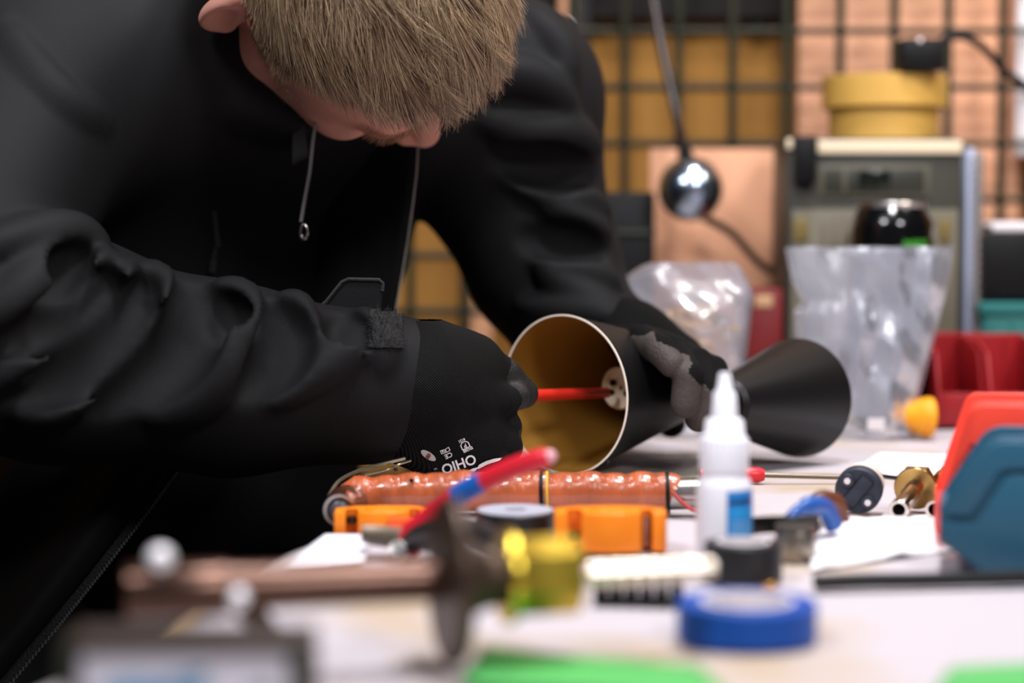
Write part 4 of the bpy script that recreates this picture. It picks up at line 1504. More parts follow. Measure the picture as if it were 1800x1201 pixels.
base = Solid()
base.ops = list(J.ops)
RIDGES = [
    ([(-30, 436), (62, 418), (125, 415), (166, 428)], 0.012, 0.009),
    ([(104, 440), (62, 490), (25, 530), (-20, 566)], 0.011, 0.008),
    ([(64, 545), (108, 525), (150, 487), (190, 458)], 0.009, 0.008),
    ([(-20, 680), (62, 637), (125, 604), (175, 567), (208, 525), (226, 478)], 0.012, 0.010),
    ([(42, 727), (104, 712), (167, 667), (208, 637), (258, 600), (292, 550), (292, 514), (264, 478)], 0.010, 0.009),
    ([(280, 733), (342, 708), (387, 667), (402, 621), (385, 575), (367, 529)], 0.010, 0.009),
    ([(400, 621), (433, 596), (444, 558), (420, 523), (387, 513)], 0.008, 0.007),
    ([(488, 702), (533, 667), (583, 637), (621, 600), (640, 556)], 0.009, 0.008),
    ([(540, 640), (532, 590), (522, 545), (500, 535)], 0.007, 0.006),
    ([(660, 566), (672, 610), (672, 650)], 0.005, 0.004),
    # chest and shoulder of the right side
    ([(0, 40), (70, 130), (120, 180), (180, 215)], 0.012, 0.0025),
    # left sleeve
    ([(860, 150), (900, 130), (960, 150), (1000, 190)], 0.012, 0.008),
    ([(930, 20), (985, 80), (1000, 140)], 0.010, 0.006),
    ([(860, 215), (930, 235), (1000, 238), (1040, 262)], 0.014, 0.010),
    ([(900, 310), (960, 330), (1020, 352), (1060, 372)], 0.012, 0.008),
    ([(960, 352), (985, 378), (1030, 400), (1062, 412)], 0.008, 0.007),
    ([(950, 462), (990, 470), (1040, 486), (1075, 500)], 0.010, 0.008),
    ([(960, 465), (975, 495), (1020, 520), (1085, 540)], 0.007, 0.006),
    ([(920, 540), (980, 548), (1050, 556), (1090, 566)], 0.009, 0.006),
]
GROOVES = [
    ([(20, 590), (90, 575), (140, 545), (190, 500)], 0.012, 0.007),
    ([(20, 690), (100, 665), (160, 625), (215, 575), (250, 510)], 0.012, 0.007),
    ([(180, 720), (260, 660), (320, 610), (345, 555), (335, 515)], 0.014, 0.006),
    ([(400, 585), (408, 560), (395, 538)], 0.008, 0.007),
    ([(430, 680), (480, 640), (500, 590), (480, 550)], 0.012, 0.006),
    ([(600, 612), (612, 590), (600, 566)], 0.008, 0.005),
    ([(880, 275), (960, 290), (1030, 305)], 0.014, 0.006),
    ([(930, 420), (1000, 435), (1050, 445)], 0.012, 0.006),
    ([(70, 500), (110, 480), (140, 450)], 0.009, 0.008),
]
for p_, r_, h_ in RIDGES:
    fold(J, base, p_, r_ * 0.9, h_ * 1.2, 0.010)
for p_, r_, h_ in GROOVES:
    fold(J, base, p_, r_, h_ * 1.3, 0.010, 's')
# cuff rim and collar
J.chain([W(640, 680, 1.117), W(700, 684, 1.124)], [0.0440, 0.0418], 0.004)
J.cone(W(700, 684, 1.124), W(740, 686, 1.13), 0.036, 0.036, 0.004, 's')
J.chain([W(392, -60, 1.245), W(346, 20, 1.225), W(352, 120, 1.215), W(420, 172, 1.225), W(500, 200, 1.235)], 0.020, 0.02)
me, V_, Q_ = J.mesh('jacket', 0.0032)
set_mats(me, [m_jacket])
jk = obj('jacket', me, None, person, world=True)
jk['label'] = 'black softshell jacket'

# trousers and shoes below the bench
T = Solid()
for sg in (-1, 1):
    hip = Vector((-0.265, 1.42, -0.10)) + SIDE * 0.085 * sg
    kn = hip + Vector((0.02, -0.02, -0.38)) + SIDE * 0.02 * sg
    an = Vector((hip.x - 0.03, hip.y + 0.03, FLOOR_Z + 0.09)) + SIDE * 0.03 * sg
    T.chain([hip, kn, an], [0.085, 0.062, 0.05], 0.03)
me, _, _ = T.mesh('trousers', 0.008)
set_mats(me, [m_trous])
obj('trousers', me, None, person, world=True)
for sg in (-1, 1):
    S_ = Solid()
    an = Vector((-0.295, 1.45, FLOOR_Z + 0.045)) + SIDE * 0.115 * sg
    S_.cone(an + Vector((0, 0, 0.03)), an, 0.042, 0.042, 0.02)
    S_.cone(an - Vector((0, 0, 0.003)), an + FRONT * 0.16 - Vector((0, 0, 0.012)), 0.042, 0.033, 0.02)
    me, _, _ = S_.mesh('shoe', 0.006)
    set_mats(me, [m_trous])
    obj('shoe', me, None, person, world=True)

# ------------------------------------------------------------------- head
HO = W(603, -36, 1.20)
HU = Vector((0.42, -0.90, 0.03)).normalized()
HF = Vector((0.66, -0.10, -0.76))
HF = (HF - HU * HF.dot(HU)).normalized()
HR = HU.cross(HF).normalized()
if HR.x > 0:
    HR = -HR


def H(f, u, r):
    return HO + (HF * f + HU * u + HR * r) * 0.01


HAX = [HF, HU, HR]


def cm(*a):
    return tuple(v * 0.01 for v in a)


D = Solid()
D.ell(H(0.2, 4.0, 0), HAX, cm(9.2, 7.6, 7.3), 0.01)
D.ell(H(4.0, -1.6, 0), HAX, cm(5.4, 7.6, 6.5), 0.03)
for s in (-1, 1):
    D.cone(H(1.0, -3.8, 5.6 * s), H(6.8, -8.4, 2.0 * s), 0.018, 0.020, 0.02)
    D.ell(H(6.4, -1.9, 4.4 * s), HAX, cm(1.8, 1.5, 1.5), 0.015)
D.cone(H(7.6, -9.0, -0.9), H(7.6, -9.0, 0.9), 0.016, 0.016, 0.02)
D.cone(H(8.1, 1.9, -3.6), H(8.1, 1.9, 3.6), 0.011, 0.011, 0.012)
for s in (-1, 1):
    D.ell(H(9.5, 0.0, 3.2 * s), HAX, cm(1.3, 1.1, 1.5), 0.012, 's')
    D.ell(H(7.6, -0.1, 3.1 * s), HAX, cm(1.25, 1.15, 1.25), 0.003)
D.cone(H(8.9, 0.9, 0), H(11.0, -3.0, 0), 0.0075, 0.0105, 0.012)
for s in (-1, 1):
    D.ell(H(10.2, -3.5, 1.1 * s), HAX, cm(1.0, 0.8, 0.7), 0.006)
    D.ell(H(10.5, -4.1, 0.65 * s), HAX, cm(0.5, 0.45, 0.35), 0.003, 's')
D.ell(H(9.0, -5.5, 0), HAX, cm(0.75, 0.55, 2.3), 0.006)
D.ell(H(8.9, -6.6, 0), HAX, cm(0.75, 0.6, 2.0), 0.006)
D.cone(H(9.9, -6.05, -2.2), H(9.9, -6.05, 2.2), 0.0016, 0.0016, 0.004, 's')
for s in (-1, 1):
    er = (HR * s * 0.88 - HF * 0.42).normalized()      # outward direction of the ear
    eu = (HU * 0.97 - HF * 0.2).normalized()
    eu = (eu - er * eu.dot(er)).normalized()
    ef = eu.cross(er).normalized()
    ec = H(-2.5, 0.2, 7.5 * s)
    D.ell(ec, [ef, eu, er], cm(0.9, 2.8, 1.5), 0.006)
    D.ell(ec + ef * 0.008 * (1 if ef.dot(HF) > 0 else -1) + er * 0.005, [ef, eu, er], cm(0.7, 2.1, 0.9), 0.005, 's')
    D.ell(H(-1.9, -2.3, 7.0 * s), HAX, cm(0.7, 0.75, 0.6), 0.006)
D.cone(H(-2.6, -2.5, 0), NB, 0.054, 0.060, 0.02)
me, hv, hq = D.mesh('body', 0.0018)
m_skin = mat('fair_skin', (238, 172, 152), 0.48, sss=0.15, var=0.10, vscale=35, bump=0.12, bscale=500, spec=0.4)
m_scalp = mat('scalp', (150, 118, 92), 0.6)


def hframe(P):
    q = (np.asarray(P) - A(HO)) * 100
    return q @ A(HF), q @ A(HU), q @ A(HR)


def hairline(f):
    return np.interp(f, [-10, -6, -4.9, -4.3, -1.2, -0.8, 1.9, 3.4, 5.2, 7.0, 9.0], [-6.0, -4.5, -3.5, 3.4, 3.4, -0.8, -1.0, 2.6, 4.6, 5.8, 6.2])


cen = hv[hq].mean(1)
f_, u_, r_ = hframe(cen)
is_hair = (u_ > hairline(f_) + 2.2 * np.clip((np.abs(r_) - 3.6) / 2.4, 0, 1) * np.clip((f_ - 0.5) / 2.5, 0, 1)) & ~((np.abs(r_) > 7.35) & (u_ < 3.6))
set_mats(me, [m_skin, m_scalp], is_hair.astype(int))
body = obj('body', me, None, person, world=True)
body['label'] = 'fair skinned bowed head'

# hair: short strands combed forward
rng = np.random.default_rng(3)


def strand_mesh(name, roots, dirs0, comb, lens, width, nseg=5, gravity=0.0, clump=0.0, push=True):
    n = len(roots)
    P = [roots]
    d = dirs0.copy()
    step = lens / nseg
    for k in range(nseg):
        d = d + comb * 0.55 + A((0, 0, -1)) * gravity + rng.normal(0, 0.06, (n, 3))
        d /= np.linalg.norm(d, axis=1, keepdims=True)
        p = P[-1] + d * step[:, None]
        if push:
            dist = D.eval(p.astype(np.float32))
            g = D.grad(p.astype(np.float32))
            lift = np.maximum(0.0018 + 0.0006 * k - dist, 0)
            p = p + g * lift[:, None]
        P.append(p)
    P = np.stack(P, 1)                                   # n, nseg+1, 3
    T_ = np.gradient(P, axis=1)
    T_ /= np.linalg.norm(T_, axis=2, keepdims=True) + 1e-9
    ref = rng.normal(0, 1, (n, 1, 3))
    Uv = np.cross(T_, np.broadcast_to(ref, T_.shape))
    Uv /= np.linalg.norm(Uv, axis=2, keepdims=True) + 1e-9
    Vv = np.cross(T_, Uv)
    tt = np.linspace(0, 1, nseg + 1)[None, :, None]
    w = width[:, None, None] * (1 - 0.75 * tt ** 2)
    rings = np.stack([P + (Uv * math.cos(a) + Vv * math.sin(a)) * w for a in (0, 2.094, 4.189)], 2)   # n, seg+1, 3, 3
    verts = rings.reshape(-1, 3)
    base_i = (np.arange(n) * (nseg + 1) * 3)[:, None, None]
    s_i = (np.arange(nseg) * 3)[None, :, None]
    c = np.arange(3)[None, None, :]
    c2 = (c + 1) % 3
    q = np.stack([base_i + s_i + c, base_i + s_i + c2, base_i + s_i + 3 + c2, base_i + s_i + 3 + c], -1).reshape(-1, 4)
    me = bpy.data.meshes.new(name)
    me.vertices.add(len(verts))
    me.vertices.foreach_set('co', verts.astype(np.float32).ravel())
    me.loops.add(len(q) * 4)
    me.loops.foreach_set('vertex_index', q.astype(np.int32).ravel())
    me.polygons.add(len(q))
    me.polygons.foreach_set('loop_start', np.arange(0, len(q) * 4, 4, dtype=np.int32))
    me.update(calc_edges=True)
    me.polygons.foreach_set('use_smooth', [True] * len(q))
    return me


def hair_material(name, dark, light):
    m = bpy.data.materials.new(name)
    m.use_nodes = True
    nt = m.node_tree
    b = nt.nodes['Principled BSDF']
    g = nt.nodes.new('ShaderNodeNewGeometry')
    r = nt.nodes.new('ShaderNodeValToRGB')
    r.color_ramp.elements[0].color = (*s2l(dark), 1)
    r.color_ramp.elements[1].color = (*s2l(light), 1)
    nt.links.new(g.outputs['Random Per Island'], r.inputs['Fac'])
    nt.links.new(r.outputs[0], b.inputs['Base Color'])
    b.inputs['Roughness'].default_value = 0.3
    b.inputs['Specular IOR Level'].default_value = 0.9
    return m


m_hair = hair_material('dark_blond_hair', (100, 76, 55), (218, 188, 150))
hc_ = cen[is_hair]
nh_ = 15000
pick = rng.integers(0, len(hc_), nh_)
roots = hc_[pick] + rng.normal(0, 0.0008, (nh_, 3))
nrm = D.grad(roots.astype(np.float32))
f_, u_, r_ = hframe(roots)
side = np.clip((np.abs(r_) - 3.6) / 2.4, 0, 1) * np.clip((8.0 - u_) / 4.0, 0, 1)
edge = np.clip((u_ - hairline(f_)) / 2.2, 0.0, 1)
ln = (0.026 + 0.010 * rng.random(nh_)) * (1 - 0.78 * side) * (0.45 + 0.55 * edge) * 1.0
# clumped combing direction: forward with wandering
ph = np.sin(r_ * 1.7 + 0.6 * np.sin(f_ * 0.9)) * 0.42 + np.sin(r_ * 3.3 + f_ * 1.3) * 0.34 + rng.normal(0, 0.14, nh_)
comb = A(HF)[None] * (1.0 - 0.4 * side[:, None]) + A(HR)[None] * ph[:, None] - A(HU)[None] * (0.25 + 0.6 * side[:, None])
comb = comb - nrm * (comb * nrm).sum(1, keepdims=True)
comb /= np.linalg.norm(comb, axis=1, keepdims=True) + 1e-9
d0 = nrm * 0.75 + comb * 0.6 + rng.normal(0, 0.12, (nh_, 3))
d0 /= np.linalg.norm(d0, axis=1, keepdims=True)
me = strand_mesh('hair', roots, d0, comb, ln, 0.00017 + 0.00010 * rng.random(nh_), 5, 0.10)
me.materials.append(m_hair)
hair = obj('hair', me, None, person, world=True)
hair['label'] = 'short dark blond hair'
hair['kind'] = 'stuff'
# eyebrows and cheek stubble
m_stub = hair_material('blond_stubble', (168, 128, 96), (220, 184, 150))
f_, u_, r_ = hframe(cen)
brow = (np.abs(u_ - 1.9 - 0.15 * np.abs(r_)) < 0.35) & (np.abs(r_) > 1.2) & (np.abs(r_) < 5.0) & (f_ > 6)
bc_ = cen[brow]
if len(bc_):
    pk = rng.integers(0, len(bc_), 500)
    rt = bc_[pk]
    nn_ = D.grad(rt.astype(np.float32))
    sg = np.sign(hframe(rt)[2])[:, None]
    cb_ = A(HR)[None] * sg + A(HU)[None] * 0.3
    me = strand_mesh('eyebrow_hair', rt, nn_ * 0.5 + cb_ * 0.6, cb_, np.full(500, 0.008), np.full(500, 0.00013), 3, 0, push=False)
    me.materials.append(m_stub)
    o = obj('eyebrow_hair', me, None, person, world=True)
    o['kind'] = 'stuff'
stb = (u_ < 0.5) & (u_ > -10.5) & (f_ > 0.6) & (np.abs(r_) > 1.5) & (f_ < 8.6) & ((np.abs(r_) > 4.2) | (u_ < -4.5)) & ~((u_ > -3.0) & (f_ > 4.2))
sc_ = cen[stb]
pk = rng.integers(0, len(sc_), 3200)
rt = sc_[pk]
nn_ = D.grad(rt.astype(np.float32))
me = strand_mesh('stubble', rt, nn_ + rng.normal(0, 0.35, rt.shape), A(-HU)[None] * 0.6 + 0 * rt, rng.uniform(0.001, 0.0032, len(rt)), np.full(len(rt), 0.00008), 2, 0, push=False)
me.materials.append(m_stub)
o = obj('stubble', me, None, person, world=True)
o['kind'] = 'stuff'

# ------------------------------------------------------------------- gloves
GN = Solid()
GN.cone(W(660, 690, 1.112), W(742, 688, 1.122), 0.0325, 0.0350, 0.01)
GN.cone(W(742, 688, 1.122), W(784, 690, 1.132), 0.0350, 0.0285, 0.02)
GN.cone(W(752, 618, 1.128), W(840, 627, 1.142), 0.0135, 0.0090, 0.022)
GN.cone(W(735, 752, 1.118), W(800, 788, 1.120), 0.0190, 0.0165, 0.02)
GN.cone(W(800, 788, 1.120), W(834, 788, 1.124), 0.0165, 0.0145, 0.02)
GN.cone(W(822, 668, 1.136), W(838, 768, 1.126), 0.0170, 0.0150, 0.018)                                    # knuckle row
GN.chain([W(838, 630, 1.141), W(884, 660, 1.146), W(920, 692, 1.152)], [0.0108, 0.0100, 0.0090], 0.005)    # index
GN.chain([W(826, 706, 1.112), W(878, 706, 1.124), W(912, 699, 1.138)], [0.0115, 0.0078, 0.0074], 0.006)    # thumb
GN.chain([W(846, 716, 1.130), W(884, 752, 1.130), W(868, 778, 1.150), W(842, 762, 1.165)], [0.0120, 0.0106, 0.0098, 0.009], 0.003)
GN.chain([W(842, 754, 1.124), W(886, 786, 1.125), W(862, 808, 1.146), W(838, 790, 1.162)], [0.0118, 0.0104, 0.0096, 0.009], 0.003)
GN.chain([W(830, 784, 1.118), W(868, 812, 1.119), W(846, 822, 1.140), W(820, 800, 1.156)], [0.0112, 0.0096, 0.0088, 0.008], 0.003)
me, gv, gq = GN.mesh('glove', 0.0013)
cg = gv[gq].mean(1)
tipd = np.minimum(np.linalg.norm(cg - A(W(921, 694, 1.154)), axis=1) / 0.026, np.linalg.norm(cg - A(W(890, 780, 1.135)), axis=1) / 0.016)
m_coatd = mat('dark_nitrile', (28, 27, 26), 0.5, bump=0.3, bscale=700, spec=0.35)
set_mats(me, [m_glove, m_coatd], (tipd < 1).astype(int))
gn = obj('glove', me, None, person, world=True)
gn['label'] = 'black knit work glove with white print gripping the screwdriver'

# white print on the back of the glove
m_print = mat('white_print', (226, 224, 222), 0.6)
m_pred = mat('dark_red_print', (120, 40, 36), 0.6)


def decal(name, verts2d, faces, m, off=0.0005):
    px = [v[0] for v in verts2d]
    py = [v[1] for v in verts2d]
    P, ok = GN.hit(px, py, 0.9)
    N = GN.grad(P)
    P = P + N * off
    me = bpy.data.meshes.new(name)
    keep = [f for f in faces if all(ok[i] for i in f)]
    us = sorted({i for f in keep for i in f})
    mp_ = {v: i for i, v in enumerate(us)}
    me.from_pydata([tuple(map(float, P[i])) for i in us], [], [[mp_[i] for i in f] for f in keep])
    me.materials.append(m)
    me.update()
    return obj(name, me, None, gn, world=True)


def text_decal(name, s, origin, read, size_px, m, width=1.0, bold=0.0, off=0.0005):
    """lettering: origin pixel, reading direction (px), letter height in px"""
    cu = bpy.data.curves.new('lettering', 'FONT')
    cu.body = s
    cu.align_x = 'CENTER'
    cu.align_y = 'CENTER'
    cu.resolution_u = 3
    cu.offset = bold
    to = bpy.data.objects.new('lettering', cu)
    COL.objects.link(to)
    dg = bpy.context.evaluated_depsgraph_get()
    tm = bpy.data.meshes.new_from_object(to.evaluated_get(dg))
    bpy.data.objects.remove(to, do_unlink=True)
    bm = bmesh.new()
    bm.from_mesh(tm)
    bmesh.ops.triangulate(bm, faces=bm.faces[:])
    for _ in range(1):
        bmesh.ops.subdivide_edges(bm, edges=[e for e in bm.edges if e.calc_length() > 0.25], cuts=2)
        bmesh.ops.triangulate(bm, faces=bm.faces[:])
    e = Vector(read).normalized()
    up = Vector((e.y, -e.x))
    k = size_px / 0.7
    v2 = [(origin[0] + e.x * v.co.x * k * width + up.x * v.co.y * k, origin[1] + e.y * v.co.x * k * width + up.y * v.co.y * k) for v in bm.verts]
    bm.verts.index_update()
    fs = [[v.index for v in f.verts] for f in bm.faces]
    bm.free()
    return decal(name, v2, fs, m, off)


def poly_decal(name, pts, m, off=0.0005):
    n = len(pts)
    c = (sum(p[0] for p in pts) / n, sum(p[1] for p in pts) / n)
    return decal(name, pts + [c], [(i, (i + 1) % n, n) for i in range(n)], m, off)


def strip_decal(name, left, right, m):
    n = len(left)
    return decal(name, left + right, [(i, i + 1, n + i + 1, n + i) for i in range(n - 1)], m)


rd = (-0.94, 0.33)
text_decal('printed_word', 'OHIO', (806, 815), rd, 17, m_print, 0.98, 0.022)
text_decal('printed_mark', 'TM', (766, 823), rd, 3, m_print)
text_decal('printed_mark', 'CE', (788, 800), (-0.9, 0.42), 8, m_print, 1.0, 0.02)
text_decal('printed_mark', 'EN388', (822, 790), (-0.9, 0.42), 5, m_print, 0.9, 0.02)
text_decal('printed_mark', '4131', (811, 774), (-0.9, 0.42), 5, m_print, 0.9, 0.02)
el = [(753 + 14 * math.cos(a) * 0.92 + 3 * math.sin(a), 800 + 8.5 * math.sin(a) + 5 * math.cos(a)) for a in np.linspace(0, 6.283, 25)[:-1]]
poly_decal('size_mark', el, mat('grey_white_print', (190, 186, 182), 0.6))
text_decal('size_number', '8', (753, 801), (-0.85, -0.5), 10, m_pred, 1.0, 0.03, 0.0008)


def frame_decal(name, pts, w, m):
    n = len(pts)
    c = Vector((sum(p[0] for p in pts) / n, sum(p[1] for p in pts) / n))
    inn = [tuple(c + (Vector(p) - c) * (1 - w)) for p in pts]
    return decal(name, list(pts) + inn, [(i, (i + 1) % n, n + (i + 1) % n, n + i) for i in range(n)], m)


ex, ey = Vector((0.9, -0.42)), Vector((0.42, 0.9))


def loc2(cx, cy, pts):
    return [tuple(Vector((cx, cy)) + ex * a + ey * b) for a, b in pts]


frame_decal('printed_mark', loc2(782, 792, [(-8, -4), (0, -3), (0, 4), (-8, 3)]), 0.3, m_print)
frame_decal('printed_mark', loc2(783, 792, [(0, -3), (8, -4), (8, 3), (0, 4)]), 0.3, m_print)
poly_decal('printed_mark', loc2(778, 793, [(-1.2, -2), (1.2, -2), (1.2, 2), (-1.2, 2)]), m_print)
frame_decal('printed_mark', loc2(817, 783, [(-8, 6), (-8, -3), (-4, -7), (4, -7), (8, -3), (8, 6)]), 0.2, m_print)
text_decal('printed_mark', 'P', (817, 783), (-0.9, 0.42), 7, m_print, 1.0, 0.01)
strip_decal('printed_swoosh', [(881, 805), (868, 806), (854, 810), (842, 816), (838, 822)], [(878, 809), (866, 813), (856, 816), (848, 820), (840, 824)], m_print)
strip_decal('printed_swoosh', [(842, 820), (830, 823), (818, 829), (806, 836)], [(836, 826), (828, 832), (818, 836), (802, 839)], m_print)

# left glove wrapped round the lamp
GF = Solid()
GF.cone(W(1055, 592, 1.345), W(1105, 604, 1.315), 0.0300, 0.0280, 0.01)
GF.cone(W(1105, 604, 1.315), W(1185, 645, 1.300), 0.0230, 0.0230, 0.02)
GF.cone(W(1112, 606, 1.270), W(1228, 652, 1.262), 0.0130, 0.0120, 0.015)
fing = [
    [W(1098, 600, 1.265), W(1132, 600, 1.215), W(1160, 615, 1.192), W(1180, 640, 1.184)],
    [W(1150, 606, 1.262), W(1186, 618, 1.212), W(1210, 662, 1.184), W(1204, 710, 1.182)],
    [W(1194, 624, 1.258), W(1226, 638, 1.214), W(1243, 690, 1.192), W(1228, 736, 1.190)],
    [W(1226, 640, 1.254), W(1254, 650, 1.216), W(1270, 696, 1.200), W(1262, 734, 1.198)],
]
for i, c in enumerate(fing):
    GF.chain(c, [[0.0112, 0.0100, 0.0094, 0.0082], [0.0112, 0.0100, 0.0096, 0.0090], [0.0108, 0.0096, 0.0092, 0.0084], [0.0100, 0.0088, 0.0082, 0.0074]][i], 0.0015)
GF.chain([W(1150, 660, 1.315), W(1160, 720, 1.318), W(1180, 745, 1.31)], [0.015, 0.0115, 0.0095], 0.012)      # thumb behind the lamp
me, fv, fq = GF.mesh('glove', 0.0013)
cf = fv[fq].mean(1)
# coated palm side: lower, outer part of every finger
score = np.full(len(cf), 9.0)
for c in fing:
    a, b = A(c[1]), A(c[3])
    pts_ = [A(c[1]), A(c[2]), A(c[3])]
    for k in range(2):
        ba = pts_[k + 1] - pts_[k]
        q = cf - pts_[k]
        h = np.clip((q @ ba) / (ba @ ba), 0, 1)
        off = q - h[:, None] * ba
        dd_ = np.linalg.norm(off, axis=1)
        t = (k + h) / 2
        # the upper right flank of each finger stays bare knit near the knuckle
        fl = (off @ A((0.75, -0.2, 0.62))) / 0.010
        v = np.where(dd_ < 0.0135, fl * 0.9 + (0.60 - t * 1.3), 9.0)
        score = np.minimum(score, v)
set_mats(me, [m_glove, m_coatg], (score < 0.25).astype(int))
gf = obj('glove', me, None, person, world=True)
gf['label'] = 'black knit glove with grey coated fingers holding the lamp'

# ------------------------------------------------------------------- jacket details
m_tape = mat('zip_tape', (28, 28, 29), 0.85, bump=0.8, bscale=600)
m_teeth = mat('zip_teeth', (170, 168, 160), 0.35, 0.7)
m_piping = mat('fabric_band', (30, 30, 31), 0.8, sheen=0.08, bump=0.4, bscale=500)


def cloth(name, fn, nu, nv, th, m, parent):
    bm = bmesh.new()
    g = [[Vector(fn(i / nu, j / nv)) for j in range(nv + 1)] for i in range(nu + 1)]
    top = [[bm.verts.new(p) for p in r] for r in g]
    bot = [[bm.verts.new(p + Vector((0, th, 0))) for p in r] for r in g]
    for i in range(nu):
        for j in range(nv):
            bm.faces.new((top[i][j], top[i + 1][j], top[i + 1][j + 1], top[i][j + 1]))
            bm.faces.new((bot[i][j], bot[i][j + 1], bot[i + 1][j + 1], bot[i + 1][j]))
    for i in range(nu):
        for j in (0, nv):
            bm.faces.new((top[i][j], top[i + 1][j], bot[i + 1][j], bot[i][j]))
    for j in range(nv):
        for i in (0, nu):
            bm.faces.new((top[i][j], top[i][j + 1], bot[i][j + 1], bot[i][j]))
    return obj(name, bm, m, parent, True, world=True)


def lerp2(pts, t):
    n = len(pts) - 1
    k = min(int(t * n), n - 1)
    f = t * n - k
    return tuple(pts[k][i] + (pts[k + 1][i] - pts[k][i]) * f for i in range(len(pts[0])))


# hanging right front of the jacket with its zip
ZE = [(318, 790), (245, 890), (160, 1000), (80, 1100), (-30, 1232)]


def flapR(u, v):
    x, y = lerp2(ZE, u)
    xx = x - v * (330 - 60 * u)
    yd = 1.135 - 0.02 * u + 0.10 * v * v - 0.012 * math.sin(v * 9) - 0.02 * v
    return W(xx, y + 10 * v, yd)


cloth('front_panel', flapR, 30, 24, 0.004, m_jacket, jk)


def strip(path, off0, off1, yd, lift):
    def fn(u, v):
        x, y = lerp2(path, u)
        o_ = off0 + (off1 - off0) * v
        return W(x + o_, y + o_ * 0.35, yd(u) - lift)
    return fn


cloth('placket', strip(ZE, -34, -12, lambda u: 1.135 - 0.02 * u, 0.002), 30, 4, 0.003, m_piping, jk)
zp = cloth('zip_tape', strip(ZE, 3, 17, lambda u: 1.135 - 0.02 * u, 0.001), 40, 3, 0.002, m_tape, jk)
bmt = bmesh.new()
for k in range(150):
    t = 0.05 + 0.95 * k / 149
    x, y = lerp2(ZE, t)
    box(bmt, (0.0014, 0.0014, 0.0010), tuple(W(x + 18 + (k % 2) * 2, y + 6, 1.133 - 0.02 * t)), (0, 0.9, 0))
o = obj('zip_teeth', bmt, mat('dark_zip_teeth', (88, 88, 90), 0.4, 0.3), zp, world=True)
o['kind'] = 'stuff'
# left front edge with bright zip teeth
LE_ = [(734, 240), (731, 300), (724, 360), (714, 430), (704, 490), (694, 548), (688, 640)]


def flapL(u, v):
    x, y = lerp2(LE_, u)
    return W(x - v * 210, y, 1.262 + 0.05 * v + 0.03 * u)


fl = cloth('front_panel', flapL, 24, 12, 0.004, m_jacket, jk)
bmt = bmesh.new()
for k in range(66):
    t = k / 65
    x, y = lerp2(LE_, t)
    p = W(x + 1.5, y, 1.2615 + 0.03 * t)
    box(bmt, (0.0013, 0.0016, 0.0016), tuple(p), (0, 0.15, 0), bev=0.0003)
o = obj('zip_teeth', bmt, m_teeth, fl, world=True)
o['kind'] = 'stuff'
# drawstring with metal end
ds = [W(556, 205, 1.20), W(550, 250, 1.205), W(545, 300, 1.21), W(536, 350, 1.215), (W(529, 390, 1.215))]
dso = obj('drawstring', tube(bmesh.new(), spline(ds, 6), 0.0011, 8), mat('grey_cord', (104, 102, 104), 0.6), jk, world=True)
p = W(534, 408, 1.215)
bm = bmesh.new()
tube(bm, [p + Vector((0.0022 * math.cos(a), 0, 0.0045 * math.sin(a))) for a in np.linspace(0, 6.283, 19)], 0.0009, 8, False)
obj('cord_end', bm, m_steel, dso, world=True)
cloth('hood_edge', lambda u, v: W(514 + 22 * u * (0.4 + 0.6 * v) + 6 * u, 190 + 105 * u * 0.0 + 100 * v * (1 - 0.15 * u), 1.222), 6, 8, 0.003, m_piping, jk)
# zip on the chest
ZC = [(381, 270), (377, 320), (379, 370), (384, 436)]
zl = [lerp2([(377, 372), (384, 434)], k / 45) for k in range(46)]
PZ, ok = J.hit([p[0] for p in zl], [p[1] for p in zl], 0.9)
bmt = bmesh.new()
for k in range(0, 46, 2):
    t = k / 45
    x, y = lerp2([(377, 372), (384, 434)], t)
    box(bmt, (0.0030, 0.0014, 0.0005), tuple(map(float, PZ[k] + A((0, -0.0012, 0)))), (0, 0.25, 0))
o = obj('zip_teeth', bmt, mat('dull_teeth', (92, 92, 92), 0.5, 0.5), jk, world=True)
o['kind'] = 'stuff'
zl = [lerp2([(378, 434), (374, 458), (371, 478)], k / 13) for k in range(14)]
PZ, ok = J.hit([p[0] for p in zl], [p[1] for p in zl], 0.9)
ln_ = [Vector(map(float, p)) + Vector((0, -0.001, 0)) for p in PZ]
obj('pocket_seam', tube(bmesh.new(), ln_, [0.0018] * 7 + [0.0026] * 7, 8), m_piping, jk, world=True)
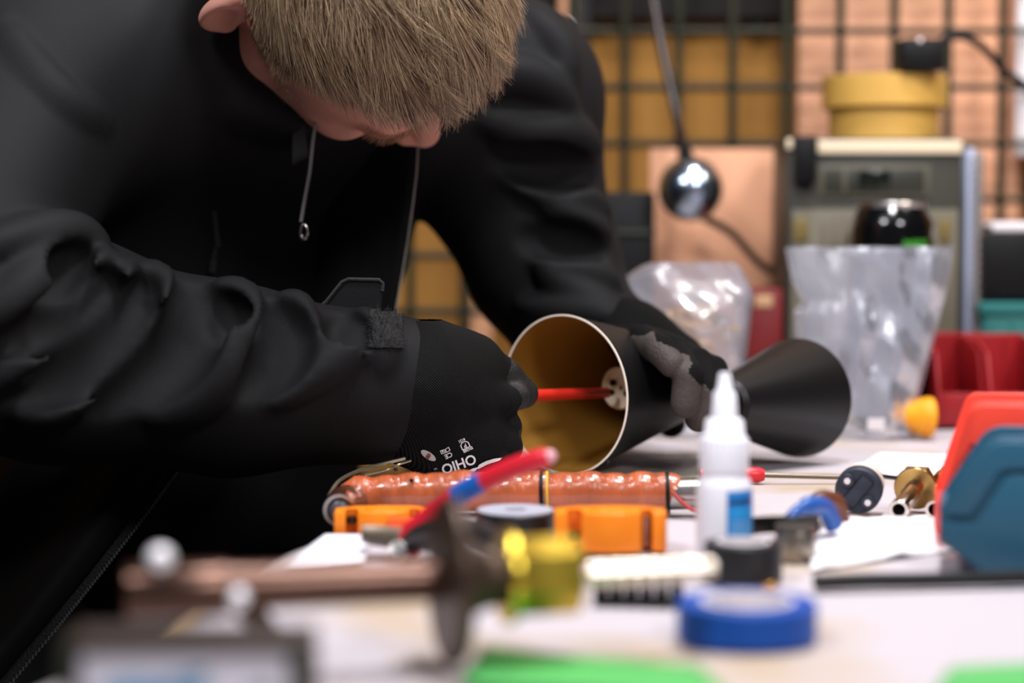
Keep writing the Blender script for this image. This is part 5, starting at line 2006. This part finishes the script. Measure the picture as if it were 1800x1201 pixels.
# cuff strap and hook-and-loop patch
tabp = [(548, 552), (574, 530), (601, 496), (612, 491), (666, 492), (673, 498), (672, 512), (668, 548)]
yT = 1.121
bm = bmesh.new()
fr_ = [bm.verts.new(W(x, y, yT)) for x, y in tabp]
bk_ = [bm.verts.new(W(x, y, yT) + Vector((0.0, 0.004, 0))) for x, y in tabp]
bm.faces.new(fr_)
bm.faces.new(bk_[::-1])
for i in range(len(tabp)):
    j = (i + 1) % len(tabp)
    bm.faces.new((fr_[i], fr_[j], bk_[j], bk_[i]))
st = obj('cuff_strap', bm, m_jacket, jk, world=True)
obj('strap_piping', tube(bmesh.new(), [W(x, y, yT - 0.0003) for x, y in tabp[:7]], 0.0011, 8), m_piping, st, world=True)
gx, gy = np.meshgrid(np.linspace(650, 706, 15), np.linspace(546, 612, 15), indexing='ij')
P, ok = J.hit(gx.ravel(), gy.ravel(), 0.9)
N = J.grad(P)
okk = ok & (P[:, 1] < 1.16)
Pm = P + N * 0.0012
fs = []
for i in range(14):
    for j in range(14):
        ids_ = (i * 15 + j, (i + 1) * 15 + j, (i + 1) * 15 + j + 1, i * 15 + j + 1)
        if all(okk[k] for k in ids_):
            fs.append(ids_)
me = bpy.data.meshes.new('hook_patch')
us = sorted({i for f in fs for i in f})
mp_ = {v: i for i, v in enumerate(us)}
me.from_pydata([tuple(map(float, Pm[i])) for i in us], [], [[mp_[i] for i in f] for f in fs])
me.materials.append(m_tape)
me.update()
hp_ = obj('hook_patch', me, None, jk, world=True)
used = sorted({k for f in fs for k in f})
if used:
    pk = rng.choice(used, 900)
    rt = Pm[pk] + rng.normal(0, 0.0007, (900, 3)) * 1.0
    me = strand_mesh('patch_fuzz', rt, N[pk] + rng.normal(0, 0.5, (900, 3)), N[pk] * 0.2, rng.uniform(0.001, 0.003, 900), np.full(900, 0.00012), 2, 0, push=False)
    me.materials.append(mat('fuzz', (34, 34, 34), 0.8))
    o = obj('patch_fuzz', me, None, hp_, world=True)
    o['kind'] = 'stuff'
